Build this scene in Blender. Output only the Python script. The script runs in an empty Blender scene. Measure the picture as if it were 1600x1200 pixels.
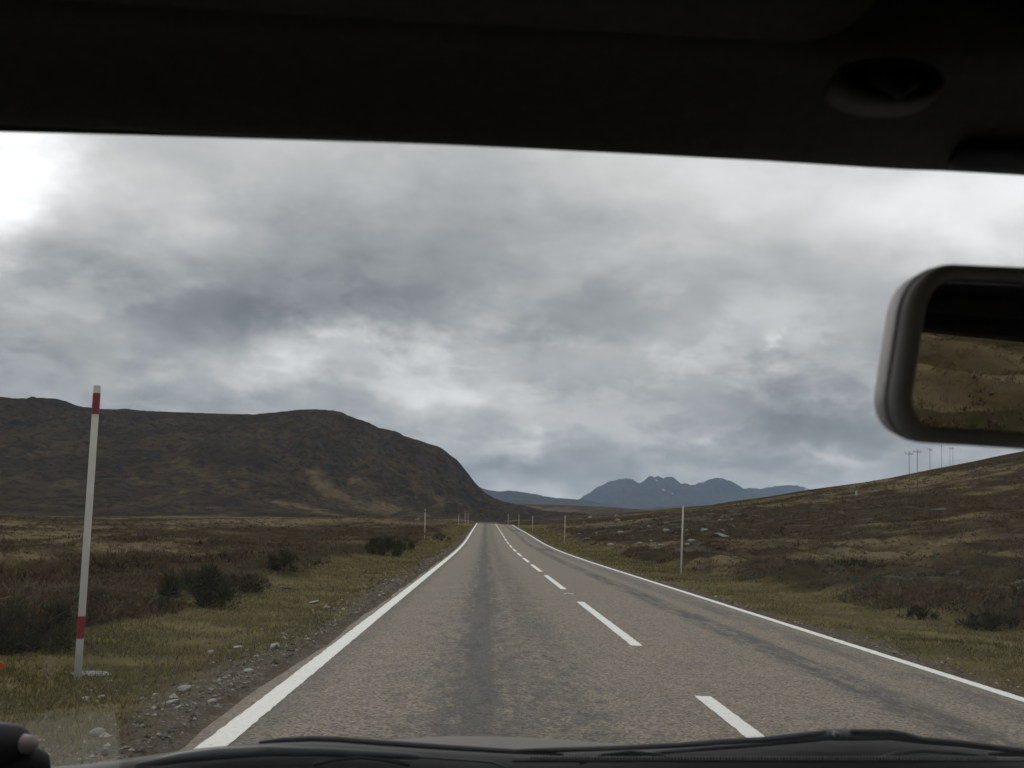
import bpy, bmesh, math, random
import numpy as np
from mathutils import Vector, Matrix

random.seed(7)
rng = np.random.default_rng(11)
SC = bpy.context.scene
COL = SC.collection

# ------------------------------------------------------------------ camera
F_PX, EYE = 1618.0, 1.22
_v = np.array([(758 - 800) / F_PX, -(826 - 600) / F_PX, -1.0])      # direction the straight road runs in
_h = np.array([1.0, -0.045, 0.0])                                    # slope of the true horizon (camera roll)
_u = np.cross(_h, _v); _u /= np.linalg.norm(_u)
if _u[1] < 0: _u = -_u
_f = _v / np.linalg.norm(_v)
_r = np.cross(_f, _u)
MC = np.array([_r, _f, _u])                                          # camera axes -> world axes
cam_d = bpy.data.cameras.new('camera')
cam = bpy.data.objects.new('camera', cam_d); COL.objects.link(cam)
M4 = Matrix([list(MC[0]) + [0], list(MC[1]) + [0], list(MC[2]) + [EYE], [0, 0, 0, 1]])
cam.matrix_world = M4
cam_d.sensor_width = 36.0
cam_d.lens = 36.0 * F_PX / 1600.0
cam_d.clip_start, cam_d.clip_end = 0.02, 60000.0
cam_d.dof.use_dof = True
cam_d.dof.focus_distance = 45.0
cam_d.dof.aperture_fstop = 17.0                                      # about 2 mm of glass, as in a pocket camera
SC.camera = cam


def ray(px, py):
    return MC @ np.array([(px - 800) / F_PX, -(py - 600) / F_PX, -1.0])


def at_y(px, py, y):
    d = ray(px, py)
    return d * (y / d[1]) + np.array([0, 0, EYE])


# ------------------------------------------------------------------ render settings
SC.render.engine = 'CYCLES'
SC.view_settings.view_transform = 'Standard'
SC.view_settings.look = 'None'
SC.view_settings.exposure = 0.18
SC.view_settings.gamma = 1.0
SC.view_settings.use_curve_mapping = False
cy = SC.cycles
cy.max_bounces = 7; cy.diffuse_bounces = 3; cy.glossy_bounces = 3
cy.transmission_bounces = 6; cy.transparent_max_bounces = 12; cy.volume_bounces = 0
try:
    cy.use_denoising = True
    cy.denoiser = 'OPENIMAGEDENOISE'
    cy.denoising_prefilter = 'ACCURATE'
except Exception:
    pass
cy.sample_clamp_indirect = 6.0

# ------------------------------------------------------------------ world: overcast sky
SUN_AZ, SUN_EL = math.radians(-26.0), math.radians(24.0)             # behind the bright cloud, ahead on the left
W = bpy.data.worlds.new('World'); SC.world = W; W.use_nodes = True
nt = W.node_tree; nt.nodes.clear()


class NB:
    """small node builder"""
    def __init__(s, tree): s.t = tree
    def new(s, typ, **kw):
        n = s.t.nodes.new(typ)
        for k, v in kw.items(): setattr(n, k, v)
        return n
    def put(s, sock, v):
        if hasattr(v, 'is_output') or isinstance(v, bpy.types.NodeSocket): s.t.links.new(v, sock)
        else: sock.default_value = v
    def m(s, op, a, b=None, c=None, clamp=False):
        n = s.new('ShaderNodeMath', operation=op); n.use_clamp = clamp
        s.put(n.inputs[0], a)
        if b is not None: s.put(n.inputs[1], b)
        if c is not None: s.put(n.inputs[2], c)
        return n.outputs[0]
    def vm(s, op, a, b=None, scale=None):
        n = s.new('ShaderNodeVectorMath', operation=op)
        s.put(n.inputs[0], a)
        if b is not None: s.put(n.inputs[1], b)
        if scale is not None: s.put(n.inputs['Scale'], scale)
        return n.outputs['Value'] if op in ('LENGTH', 'DOT_PRODUCT', 'DISTANCE') else n.outputs[0]
    def xyz(s, x, y, z=0.0):
        n = s.new('ShaderNodeCombineXYZ'); s.put(n.inputs[0], x); s.put(n.inputs[1], y); s.put(n.inputs[2], z)
        return n.outputs[0]
    def noise(s, vec, scale, detail=5.0, rough=0.55, dist=0.0, color=False, ntype=None):
        n = s.new('ShaderNodeTexNoise')
        if ntype: n.noise_type = ntype
        s.put(n.inputs['Vector'], vec); s.put(n.inputs['Scale'], scale); s.put(n.inputs['Detail'], detail)
        s.put(n.inputs['Roughness'], rough); s.put(n.inputs['Distortion'], dist)
        return n.outputs['Color'] if color else n.outputs[0]
    def ramp(s, fac, stops, interp='LINEAR'):
        n = s.new('ShaderNodeValToRGB'); n.color_ramp.interpolation = interp
        e = n.color_ramp.elements
        while len(e) < len(stops): e.new(0.5)
        for i, (p, c) in enumerate(stops):
            e[i].position = p
            e[i].color = (c[0], c[1], c[2], 1) if hasattr(c, '__len__') else (c, c, c, 1)
        s.put(n.inputs[0], fac)
        return n.outputs[0]
    def mix(s, f, a, b, blend='MIX'):
        n = s.new('ShaderNodeMix', data_type='RGBA', blend_type=blend)
        s.put(n.inputs['Factor'], f)
        s.put(n.inputs['A'], a if not isinstance(a, tuple) else (*a, 1)); s.put(n.inputs['B'], b if not isinstance(b, tuple) else (*b, 1))
        return n.outputs['Result']
    def sstep(s, x, lo, hi):
        n = s.new('ShaderNodeMapRange', interpolation_type='SMOOTHSTEP')
        s.put(n.inputs[0], x); s.put(n.inputs[1], lo); s.put(n.inputs[2], hi)
        return n.outputs[0]


nb = NB(nt)
D = nb.new('ShaderNodeTexCoord').outputs['Generated']
sep = nb.new('ShaderNodeSeparateXYZ'); nt.links.new(D, sep.inputs[0])
Dx, Dy, Dz = sep.outputs
dz = nb.m('MAXIMUM', Dz, 0.0)
inv = nb.m('DIVIDE', 1.0, nb.m('ADD', dz, 0.10))
P = nb.xyz(nb.m('MULTIPLY', Dx, inv), nb.m('MULTIPLY', Dy, inv), 0.0)
DEG = 180 / math.pi
azd = nb.m('MULTIPLY', nb.m('ARCTAN2', Dx, Dy), DEG)
eld = nb.m('MULTIPLY', nb.m('ARCSINE', Dz), DEG)
# cloud wisps bend the outlines of the banks
wn = nb.noise(nb.vm('ADD', nb.vm('MULTIPLY', D, (3.2, 3.2, 5.0)), (3.1, 1.7, 0)), 1.3, 6, 0.6, 0.2, color=True)
wn2 = nb.noise(nb.vm('ADD', nb.vm('MULTIPLY', D, (9.0, 9.0, 15.0)), (2.0, 5.0, 0)), 1.0, 5, 0.6, 0.2, color=True)
wsum = nb.vm('ADD', nb.vm('MULTIPLY', nb.vm('SUBTRACT', wn, (.5, .5, .5)), (13, 8, 0)),
             nb.vm('MULTIPLY', nb.vm('SUBTRACT', wn2, (.5, .5, .5)), (6, 4.2, 0)))
ae = nb.vm('ADD', nb.xyz(azd, eld, 0), wsum)
sp2 = nb.new('ShaderNodeSeparateXYZ'); nt.links.new(ae, sp2.inputs[0])
A_, E_ = sp2.outputs[0], sp2.outputs[1]
n_big = nb.m('SUBTRACT', nb.noise(P, 0.55, 7, 0.55, 0.35), 0.5)
n_mid = nb.m('SUBTRACT', nb.noise(nb.vm('ADD', nb.vm('MULTIPLY', D, (4.5, 4.5, 7.5)), (7.3, 2.2, 0)), 1.5, 8, 0.55, 0.3), 0.5)
n_fine = nb.m('SUBTRACT', nb.noise(nb.vm('MULTIPLY', D, (6, 6, 11.5)), 2.2, 8, 0.56, 0.2), 0.5)
S = nb.m('ADD', 0.715, nb.m('MULTIPLY', nb.sstep(eld, 8.0, 75.0), 0.30))
S = nb.m('ADD', S, nb.m('MULTIPLY', n_big, 0.16))
S = nb.m('ADD', S, nb.m('MULTIPLY', n_mid, 0.30))
S = nb.m('ADD', S, nb.m('MULTIPLY', n_fine, nb.m('ADD', .10, nb.m('MULTIPLY', nb.sstep(eld, 14.0, 4.0), .16))))
n_bil = nb.noise(nb.vm('ADD', nb.vm('MULTIPLY', D, (7, 7, 15)), (4.2, 9.1, 1.3)), 1.5, 9, 0.6, 0.15)
S = nb.m('ADD', S, nb.m('MULTIPLY', nb.m('SUBTRACT', nb.sstep(n_bil, 0.45, 0.60), 0.42), nb.m('MULTIPLY', nb.sstep(eld, 18.0, 9.0), 0.085)))
# cloud banks and breaks, each in its own direction of the sky: x, y, width, height (picture scale), strength, tilt
BANKS = [(2, 325, 75, 90, .33, 0), (90, 290, 210, 150, .10, 0), (430, 400, 190, 85, -.045, 0), (660, 430, 270, 100, -.15, -8), (330, 470, 250, 55, -.13, 0),
         (60, 548, 190, 45, -.15, 5), (540, 562, 170, 28, .16, -10), (700, 598, 190, 30, .14, -14), (776, 670, 24, 13, .11, -15),
         (735, 682, 80, 14, .08, 0), (1510, 330, 210, 90, .20, 0), (1300, 662, 210, 52, -.15, -5), (880, 250, 480, 60, .05, 0),
         (1130, 330, 240, 90, .07, 0), (720, 712, 170, 22, -.07, 0), (890, 772, 150, 13, .12, 0), (1232, 585, 20, 13, .12, 0),
         (980, 715, 260, 22, -.04, 0), (380, 598, 55, 22, .12, 0), (180, 622, 220, 20, -.05, 0), (1090, 470, 170, 50, -.04, -10),
         (1340, 715, 90, 9, .10, -5), (1060, 683, 90, 11, .09, 0), (820, 560, 120, 40, -.04, -20), (480, 620, 120, 22, -.06, 0),
         (980, 590, 200, 45, .04, -10), (1150, 735, 160, 12, -.05, 0)]
for (bx, by, rx, ry, amp, tilt) in BANKS:
    d = ray(bx, by); d = d / np.linalg.norm(d)
    a0, e0 = math.degrees(math.atan2(d[0], d[1])), math.degrees(math.asin(d[2]))
    k = 57.3 / F_PX * 0.97
    ca, sa = math.cos(math.radians(tilt + 2.6)), math.sin(math.radians(tilt + 2.6))
    da, de = nb.m('SUBTRACT', A_, a0), nb.m('SUBTRACT', E_, e0)
    uu = nb.m('DIVIDE', nb.m('ADD', nb.m('MULTIPLY', da, ca), nb.m('MULTIPLY', de, -sa)), rx * k)
    vv = nb.m('DIVIDE', nb.m('ADD', nb.m('MULTIPLY', da, sa), nb.m('MULTIPLY', de, ca)), ry * k)
    q = nb.m('ADD', nb.m('MULTIPLY', uu, uu), nb.m('MULTIPLY', vv, vv))
    g = nb.m('EXPONENT', nb.m('MULTIPLY', q, -0.75))
    S = nb.m('ADD', S, nb.m('MULTIPLY', g, amp))
S = nb.m('MAXIMUM', S, 0.30)
lum = nb.m('POWER', S, 2.2)
tint = nb.ramp(S, [(0.42, (.925, .995, 1.055)), (0.60, (.962, 1.0, 1.028)), (0.80, (1.0, 1.0, .985)), (0.95, (1.0, 1.0, 1.0))])
cloud = nb.vm('MULTIPLY', tint, nb.xyz(lum, lum, lum))
sky = nb.new('ShaderNodeTexSky', sky_type='NISHITA')
sky.sun_disc = False
sky.sun_elevation = SUN_EL
sky.sun_rotation = SUN_AZ
sky.altitude = 250
sky_c = nb.vm('MULTIPLY', sky.outputs[0], (0.06, 0.06, 0.06))
gap = nb.m('MULTIPLY', nb.sstep(n_mid, 0.06, 0.26), 0.10)
tot = nb.mix(gap, cloud, sky_c)
bg = nb.new('ShaderNodeBackground'); nt.links.new(tot, bg.inputs[0]); bg.inputs[1].default_value = 1.0
wo = nb.new('ShaderNodeOutputWorld'); nt.links.new(bg.outputs[0], wo.inputs[0])
try:
    W.cycles.sampling_method = 'MANUAL'; W.cycles.sample_map_resolution = 1024
except Exception:
    pass

sun_d = bpy.data.lights.new('sun', 'SUN'); sun_d.energy = 0.6; sun_d.angle = math.radians(22); sun_d.color = (1.0, .96, .9)
sun = bpy.data.objects.new('sun', sun_d); COL.objects.link(sun)
sd = Vector((math.sin(SUN_AZ) * math.cos(SUN_EL), math.cos(SUN_AZ) * math.cos(SUN_EL), math.sin(SUN_EL)))
sun.rotation_euler = sd.to_track_quat('Z', 'Y').to_euler()


# ------------------------------------------------------------------ numpy noise
def _hash(ix, iy, seed):
    h = (ix.astype(np.int64) * 374761393 + iy.astype(np.int64) * 668265263 + seed * 1442695041) & 0xFFFFFFFF
    h = ((h ^ (h >> 13)) * 1274126177) & 0xFFFFFFFF
    return h ^ (h >> 16)


def perlin(x, y, seed=0):
    x = np.asarray(x, float); y = np.asarray(y, float)
    ix, iy = np.floor(x), np.floor(y)
    fx, fy = x - ix, y - iy
    ux, uy = fx * fx * fx * (fx * (fx * 6 - 15) + 10), fy * fy * fy * (fy * (fy * 6 - 15) + 10)
    def g(ox, oy):
        a = _hash(ix + ox, iy + oy, seed) / 4294967296.0 * 2 * math.pi
        return np.cos(a) * (fx - ox) + np.sin(a) * (fy - oy)
    return 1.5 * ((g(0, 0) * (1 - ux) + g(1, 0) * ux) * (1 - uy) + (g(0, 1) * (1 - ux) + g(1, 1) * ux) * uy)


def fbm(x, y, seed=0, octv=5, gain=0.5):
    a, s, t = 1.0, 0.0, 0.0
    for k in range(octv):
        s = s + a * perlin(x * 2 ** k, y * 2 ** k, seed + k * 17); t += a; a *= gain
    return s / t


def ss(lo, hi, x):
    t = np.clip((np.asarray(x, float) - lo) / (hi - lo), 0, 1)
    return t * t * (3 - 2 * t)


# ------------------------------------------------------------------ shape of the land (the road runs along +Y)
ROAD_L, ROAD_R, MID = -1.62, 4.78, 1.70
_ty = np.arange(-600, 16000, 2.0)
def _table(ys, zs, win):
    t = np.interp(_ty, ys, zs)
    k = np.hanning(int(win) + 2); k /= k.sum()
    return np.convolve(np.pad(t, (len(k), len(k)), mode='edge'), k, mode='same')[len(k):-len(k)]
_zroad = _table([-600, 45, 62, 80, 110, 150, 178, 186, 230, 300, 420, 700, 16000], [0, 0, .06, .25, .85, 1.55, 2.08, 2.15, 1.2, -.6, 0, 6, 60], 11)
_zmid = _table([-600, 45, 80, 110, 180, 260, 400, 600, 1000, 1600, 2600, 16000], [0, 0, .27, .85, 2.15, 2.0, 2.4, 4.6, 10, 16, 24, 40], 25)
_zleft = _table([-600, 4, 12, 40, 120, 300, 600, 900, 2000, 16000], [-.1, -.1, -.35, -.6, -.5, -1.6, -4, -4, 10, 40], 9)
def zroad(y): return np.interp(y, _ty, _zroad)
_HC_Y = [-600, 200, 355, 413, 465, 570, 760, 1000, 1175, 1700, 2600, 5000]
_HC_Z = [40, 38, 34, 29.3, 26.8, 24.8, 22.5, 19.5, 16, 9, 2, 0]


def moor(x, y):
    """0 on the road and its verges, 1 out on the moor"""
    wob = 0.7 * perlin(y / 6.0, x * 0 + 3.3, 5) + 0.35 * perlin(y / 1.7, x * 0 + 9.3, 6)
    return np.maximum(ss(-4.3, -5.1, x + wob - np.clip((y - 12) * -.02, 0, 1)), ss(7.5, 8.6, x + wob))


OCT = [(60, .8), (25, .5), (10, .26), (4, .17), (1.6, .12), (.7, .06)]
def land(x, y):
    x = np.asarray(x, float); y = np.asarray(y, float)
    r = np.hypot(x, y)
    zm, zl, zr_ = np.interp(y, _ty, _zmid), np.interp(y, _ty, _zleft), zroad(y)
    far = np.clip((y - 80) / 500, 0, 1)
    lw = ss(-3.0 - 25 * far, -16 - 290 * far, x)
    base = zm * (1 - lw) + np.minimum(zl + zr_ * ss(-60, -5, x), 60) * lw
    road_w = np.exp(-(np.maximum(0, np.abs(x - 1.6) - 5) / (9 + 6 * far)) ** 2)
    base = base * (1 - road_w) + zr_ * road_w
    d = np.maximum(0, x - 7.6)
    t = d / 180.0
    g = np.where(t < .9, t ** 1.28, .9 ** 1.28 + .32 * (1 - np.exp(-(np.maximum(t, .9) - .9) / .28)) - .10 * np.maximum(0, t - 1.1))
    base = base + np.interp(y, _HC_Y, _HC_Z) * np.maximum(g, -.4)
    base = base + .5 * np.exp(-((x - 27) / 13) ** 2 - ((y - 150) / 46) ** 2)         # rocky knoll right of the road
    base = base + .35 * np.exp(-((x - 19) / 7) ** 2 - ((y - 96) / 16) ** 2)
    mo = moor(x, y)
    base = base + .32 * ss(7.6, 8.8, x + .5 * perlin(y / 3.0, 0 * y + 1.2, 8)) * np.exp(-np.maximum(0, x - 9) / 14)
    hum = np.abs(perlin(x / 2.6, y / 3.4, 61)) * 1.3 + np.abs(perlin(x / 1.1, y / 1.4, 62)) * .5 - .45
    base = base + .34 * hum * mo * ss(7.9, 9.6, x) * ss(42, 24, x) * ss(95, 40, r)       # tussocky bank right of the verge
    base = base - .10 * ss(-1.9, -2.6, x) * (x > -30) * np.exp(-np.maximum(0, -3 - x) / 3)
    for i, (lam, amp) in enumerate(OCT):
        w = np.clip((lam / (r * .016 + 1e-6) - 2) / 2, 0, 1)
        k = mo if lam > 2 else np.maximum(mo, .28 * ss(-1.8, -2.8, x) + .28 * ss(5.0, 5.8, x))
        off = ss(6, 18, np.abs(x - 1.6)) if lam > 20 else 1.0
        n = perlin(x / lam, y / lam, 40 + i)
        if lam < 12: n = np.abs(n) * 1.7 - .45
        base = base + amp * n * w * k * off
    on = (x > ROAD_L - .12) & (x < ROAD_R + .12)
    base = np.where(on, zr_ - .05 - np.minimum(.25, r * .0012), base)
    edge = ss(.6, .1, np.minimum(np.abs(x - ROAD_L), np.abs(x - ROAD_R))) * (~on)
    return base - .035 * edge


def straw_mask(x, y):
    """bleached grass among the heather, 0..1"""
    n = .55 * fbm(x / 42, y / 60, 71, 3) + .38 * fbm(x / 11, y / 15, 72, 3) + .22 * perlin(x / 3.1, y / 3.6, 73)
    n = n + .22 * np.exp(-((x + 12) / 5) ** 2 - ((y - 26) / 7) ** 2) + .25 * np.exp(-((x + 20) / 14) ** 2 - ((y - 58) / 12) ** 2)
    n = n + .10 * ss(-5, -12, x) + .10 * np.exp(-((y - 38) / 9) ** 2) * (x < -6)
    return ss(.02, .26, n)


def dirt_noise(x, y): return fbm(x / 7, y / 7, 90, 4)


# ------------------------------------------------------------------ mesh helpers
def mesh_np(name, verts, faces, mat=None, smooth=False, attrs=None, cols=None):
    """faces: int array (n,3) or (n,4)"""
    verts = np.asarray(verts, np.float32); faces = np.asarray(faces, np.int32)
    me = bpy.data.meshes.new(name)
    n, k = faces.shape
    me.vertices.add(len(verts)); me.vertices.foreach_set('co', verts.ravel())
    me.loops.add(n * k); me.loops.foreach_set('vertex_index', faces.ravel())
    me.polygons.add(n); me.polygons.foreach_set('loop_start', np.arange(0, n * k, k, dtype=np.int32))
    me.update(calc_edges=True)
    me.polygons.foreach_set('use_smooth', np.full(n, smooth))
    for key, val in (attrs or {}).items():
        a = me.attributes.new(key, 'FLOAT', 'POINT'); a.data.foreach_set('value', np.asarray(val, np.float32).ravel())
    if cols is not None:
        a = me.attributes.new('col', 'FLOAT_COLOR', 'POINT')
        c = np.ones((len(verts), 4), np.float32); c[:, :3] = cols
        a.data.foreach_set('color', c.ravel())
    if mat: me.materials.append(mat)
    return me


def link(name, me, parent=None, **props):
    o = bpy.data.objects.new(name, me); COL.objects.link(o)
    if parent is not None: o.parent = parent
    for k, v in props.items(): o[k] = v
    return o


def grid_faces(nu, nv):
    i = np.arange(nu - 1)[:, None] * nv + np.arange(nv - 1)[None, :]
    i = i.ravel()
    return np.stack([i, i + 1, i + nv + 1, i + nv], 1)


def thing(name, label, cat, loc=(0, 0, 0), group=None, rz=0.0):
    o = bpy.data.objects.new(name, None); COL.objects.link(o)
    o.location = loc; o.rotation_euler = (0, 0, rz); o.empty_display_size = .2
    o['label'] = label; o['category'] = cat
    if group: o['group'] = group
    return o


def tag(o, label, cat, group=None):
    o['label'] = label; o['category'] = cat
    if group: o['group'] = group
    return o


class MB:
    """collects shapes for one mesh"""
    def __init__(s): s.v, s.f = [], []
    def add(s, v, f):
        b = len(s.v); s.v += [tuple(p) for p in v]; s.f += [tuple(i + b for i in q) for q in f]
    def tube(s, pts, radii, n=8, cap=True, squash=1.0, up=None):
        pts = [Vector(p) for p in pts]
        if not hasattr(radii, '__len__'): radii = [radii] * len(pts)
        vs, fs = [], []
        for i, p in enumerate(pts):
            t = (pts[min(i + 1, len(pts) - 1)] - pts[max(i - 1, 0)]).normalized()
            ref = Vector(up) if up else (Vector((0, 0, 1)) if abs(t.z) < .9 else Vector((1, 0, 0)))
            a = t.cross(ref).normalized(); b = a.cross(t).normalized()
            for k in range(n):
                th = 2 * math.pi * k / n
                vs.append(p + a * (math.cos(th) * radii[i]) + b * (math.sin(th) * radii[i] * squash))
        for i in range(len(pts) - 1):
            for k in range(n):
                fs.append((i * n + k, i * n + (k + 1) % n, (i + 1) * n + (k + 1) % n, (i + 1) * n + k))
        if cap:
            fs.append(tuple(range(n))[::-1]); fs.append(tuple(range((len(pts) - 1) * n, len(pts) * n)))
        s.add(vs, fs)
    def loft(s, rings, cap=True):
        n = len(rings[0]); vs = [p for r in rings for p in r]; fs = []
        for i in range(len(rings) - 1):
            for k in range(n):
                fs.append((i * n + k, i * n + (k + 1) % n, (i + 1) * n + (k + 1) % n, (i + 1) * n + k))
        if cap:
            fs.append(tuple(range(n))[::-1]); fs.append(tuple(range((len(rings) - 1) * n, len(rings) * n)))
        s.add(vs, fs)
    def box(s, lo, hi):
        x0, y0, z0 = lo; x1, y1, z1 = hi
        s.add([(x0, y0, z0), (x1, y0, z0), (x1, y1, z0), (x0, y1, z0), (x0, y0, z1), (x1, y0, z1), (x1, y1, z1), (x0, y1, z1)],
              [(3, 2, 1, 0), (4, 5, 6, 7), (0, 1, 5, 4), (1, 2, 6, 5), (2, 3, 7, 6), (3, 0, 4, 7)])
    def build(s, name, mat, parent=None, smooth=False, bevel=0, **props):
        me = bpy.data.meshes.new(name); me.from_pydata(s.v, [], s.f); me.update()
        bm = bmesh.new(); bm.from_mesh(me)
        bmesh.ops.recalc_face_normals(bm, faces=bm.faces)
        if bevel:
            es = [e for e in bm.edges if len(e.link_faces) == 2 and e.calc_face_angle(0) > .6]
            bmesh.ops.bevel(bm, geom=es, offset=bevel, segments=3, affect='EDGES', profile=.5)
        bm.to_mesh(me); bm.free()
        for p in me.polygons: p.use_smooth = smooth
        me.materials.append(mat)
        return link(name, me, parent, **props)


# ------------------------------------------------------------------ materials
def new_mat(name):
    m = bpy.data.materials.new(name); m.use_nodes = True
    t = m.node_tree; t.nodes.clear()
    b = NB(t)
    out = b.new('ShaderNodeOutputMaterial')
    return m, b, out


def principled(b, out, color, rough=0.9, spec=0.3, normal=None, metal=0.0):
    p = b.new('ShaderNodeBsdfPrincipled')
    b.put(p.inputs['Base Color'], color if not isinstance(color, tuple) else (*color, 1))
    b.put(p.inputs['Roughness'], rough); b.put(p.inputs['Specular IOR Level'], spec); b.put(p.inputs['Metallic'], metal)
    if normal is not None: b.put(p.inputs['Normal'], normal)
    b.t.links.new(p.outputs[0], out.inputs[0])
    return p


def bump(b, h, strength=.5, dist=.02):
    n = b.new('ShaderNodeBump'); n.inputs['Strength'].default_value = strength; n.inputs['Distance'].default_value = dist
    b.put(n.inputs['Height'], h)
    return n.outputs[0]


def attr(b, name, color=False):
    n = b.new('ShaderNodeAttribute', attribute_name=name)
    return n.outputs['Color'] if color else n.outputs['Fac']


def pos(b): return b.new('ShaderNodeNewGeometry').outputs['Position']


def simple(name, col, rough=.6, spec=.4, var=.15, scale=30.0, bumpd=0.0, metal=0.0):
    m, b, out = new_mat(name)
    tc = b.new('ShaderNodeTexCoord').outputs['Object']
    n = b.noise(tc, scale, 5, .6)
    c = b.mix(n, tuple(v * (1 - var) for v in col), tuple(v * (1 + var) for v in col))
    principled(b, out, c, rough, spec, bump(b, n, .6, bumpd) if bumpd else None, metal)
    return m


# ground
M_ground, b, out = new_mat('moorland')
p = pos(b)
sx = b.new('ShaderNodeSeparateXYZ'); b.t.links.new(p, sx.inputs[0]); X, Y, Z = sx.outputs
n1 = b.noise(p, .12, 6, .6, .4); n2 = b.noise(p, .9, 6, .65); n3 = b.noise(p, 6.0, 6, .7); n4 = b.noise(p, 40.0, 4, .7)
heather = b.mix(b.sstep(n2, .38, .66), (.025, .018, .012), (.064, .046, .028))
heather = b.mix(b.m('MULTIPLY', b.sstep(n1, .45, .65), .55), heather, (.044, .041, .020))
heather = b.mix(b.m('MULTIPLY', b.sstep(n3, .55, .75), .40), heather, (.088, .072, .044))
straw = b.mix(n3, (.094, .073, .041), (.180, .146, .088))
stm = b.m('MULTIPLY', attr(b, 'straw'), b.m('ADD', .55, b.m('MULTIPLY', n3, .8)), clamp=True)
heather = b.mix(b.m('MULTIPLY', b.sstep(b.noise(p, 2.6, 5, .7, .3), .52, .66), .65), heather, (.014, .010, .007))
c = b.mix(stm, heather, straw)
c = b.mix(b.m('MULTIPLY', b.sstep(b.noise(b.vm('ADD', p, (31, 7, 0)), 1.7, 6, .7, .3), .56, .72), .5), c, (.022, .016, .010))
c = b.mix(b.m('MULTIPLY', attr(b, 'rock'), b.sstep(b.noise(p, .55, 5, .7), .54, .62)), c, b.mix(n3, (.07, .07, .062), (.20, .195, .175)))
turf = b.mix(b.sstep(n2, .35, .65), (.070, .066, .029), (.135, .115, .055))
turf = b.mix(b.m('MULTIPLY', b.sstep(n3, .5, .75), .5), turf, (.165, .135, .07))
c = b.mix(attr(b, 'turf'), c, turf)
gravel = b.mix(b.sstep(n4, .35, .7), (.055, .045, .034), (.21, .185, .15))
gravel = b.mix(b.sstep(n3, .4, .65), gravel, (.085, .068, .048))
c = b.mix(attr(b, 'gravel'), c, gravel)
hgt = b.m('ADD', n3, b.m('MULTIPLY', n4, .35))
principled(b, out, c, 1.0, 0.0, bump(b, hgt, .7, .035))

# hills
def hill_mat(name, dark, mid, pale, rockc, s, rock_lo=.55, rock_hi=.80):
    m, b, out = new_mat(name)
    p = pos(b)
    warp = b.vm('ADD', p, b.vm('MULTIPLY', b.noise(p, s * .8, 4, .6, 0, color=True), (60 / s * .01, 60 / s * .01, 0)))
    n1 = b.noise(warp, s, 8, .62, .3); n2 = b.noise(p, s * 6, 7, .68, .2); n3 = b.noise(p, s * 30, 4, .7)
    c = b.mix(b.sstep(n1, .36, .62), dark, mid)
    big = b.sstep(b.noise(b.vm('ADD', p, (77, 13, 5)), s * .55, 4, .6), .40, .60)
    c = b.mix(b.m('MULTIPLY', b.m('MULTIPLY', b.sstep(n2, .47, .66), b.m('ADD', .15, b.m('MULTIPLY', big, .85))), .62), c, pale)
    c = b.mix(b.m('MULTIPLY', b.sstep(n2, .50, .38), .8), c, tuple(v * .4 for v in dark))
    c = b.mix(b.m('MULTIPLY', b.sstep(b.noise(p, s * 14, 5, .75), .56, .70), .55), c, tuple(v * 1.15 for v in pale))
    stp = b.m('MULTIPLY', attr(b, 'straw'), b.m('ADD', .35, b.m('MULTIPLY', b.sstep(n2, .3, .7), .65)))
    c = b.mix(stp, c, b.mix(n3, (.13, .095, .050), (.22, .165, .088)))
    g = b.new('ShaderNodeNewGeometry'); sz = b.new('ShaderNodeSeparateXYZ'); b.t.links.new(g.outputs['Normal'], sz.inputs[0])
    steep = b.m('MAXIMUM', b.sstep(sz.outputs[2], rock_hi, rock_lo), attr(b, 'crag'))
    rock = b.mix(b.sstep(n2, .35, .65), tuple(v * .5 for v in rockc), tuple(v * 1.5 for v in rockc))
    c = b.mix(b.m('MULTIPLY', steep, b.m('ADD', .35, b.m('MULTIPLY', n3, .7))), c, rock)
    c = b.mix(attr(b, 'snow'), c, (.42, .44, .47))
    principled(b, out, c, 1.0, 0.0, bump(b, b.m('ADD', n2, b.m('MULTIPLY', n3, .5)), .8, .35 / s * .1))
    return m
M_hill = hill_mat('heather_hillside', (.025, .019, .0135), (.050, .036, .023), (.095, .070, .040), (.036, .033, .029), .02)
M_ridge = hill_mat('distant_moor', (.050, .036, .026), (.085, .062, .040), (.13, .10, .06), (.06, .06, .055), .006)
M_mtn = hill_mat('mountain_rock', (.030, .030, .032), (.055, .055, .052), (.085, .082, .075), (.06, .06, .062), .0016, .35, .70)

# road
M_road, b, out = new_mat('worn_asphalt')
p = pos(b)
sx = b.new('ShaderNodeSeparateXYZ'); b.t.links.new(p, sx.inputs[0]); X, Y, Z = sx.outputs
chip = b.new('ShaderNodeTexVoronoi'); b.put(chip.inputs['Vector'], p); chip.inputs['Scale'].default_value = 62.0
chip_c = b.new('ShaderNodeSeparateColor'); b.t.links.new(chip.outputs['Color'], chip_c.inputs[0])
nA = b.noise(p, 1.3, 6, .6); nB = b.noise(p, 22.0, 5, .75)
stretch = b.vm('MULTIPLY', p, (2.6, .22, 1.0))
nS = b.noise(stretch, 1.6, 7, .62, .2)
nC = b.noise(b.vm('MULTIPLY', p, (5.0, 2.2, 1.0)), 1.3, 7, .72, .2)
agg = b.ramp(chip_c.outputs[0], [(0, (.075, .070, .066)), (.30, (.150, .138, .122)), (.62, (.215, .195, .168)), (.88, (.25, .225, .195)), (1, (.34, .30, .255))])
base = b.mix(b.sstep(nA, .3, .7), (.92, .92, .95), (1.06, 1.03, 1.0))
c = b.mix(1.0, agg, base, 'MULTIPLY')
c = b.mix(1.0, c, (1.11, 1.085, .995), 'MULTIPLY')
c = b.mix(b.m('MULTIPLY', b.sstep(b.noise(p, 8.0, 5, .75), .50, .70), .35), c, (.095, .086, .076))
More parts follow.
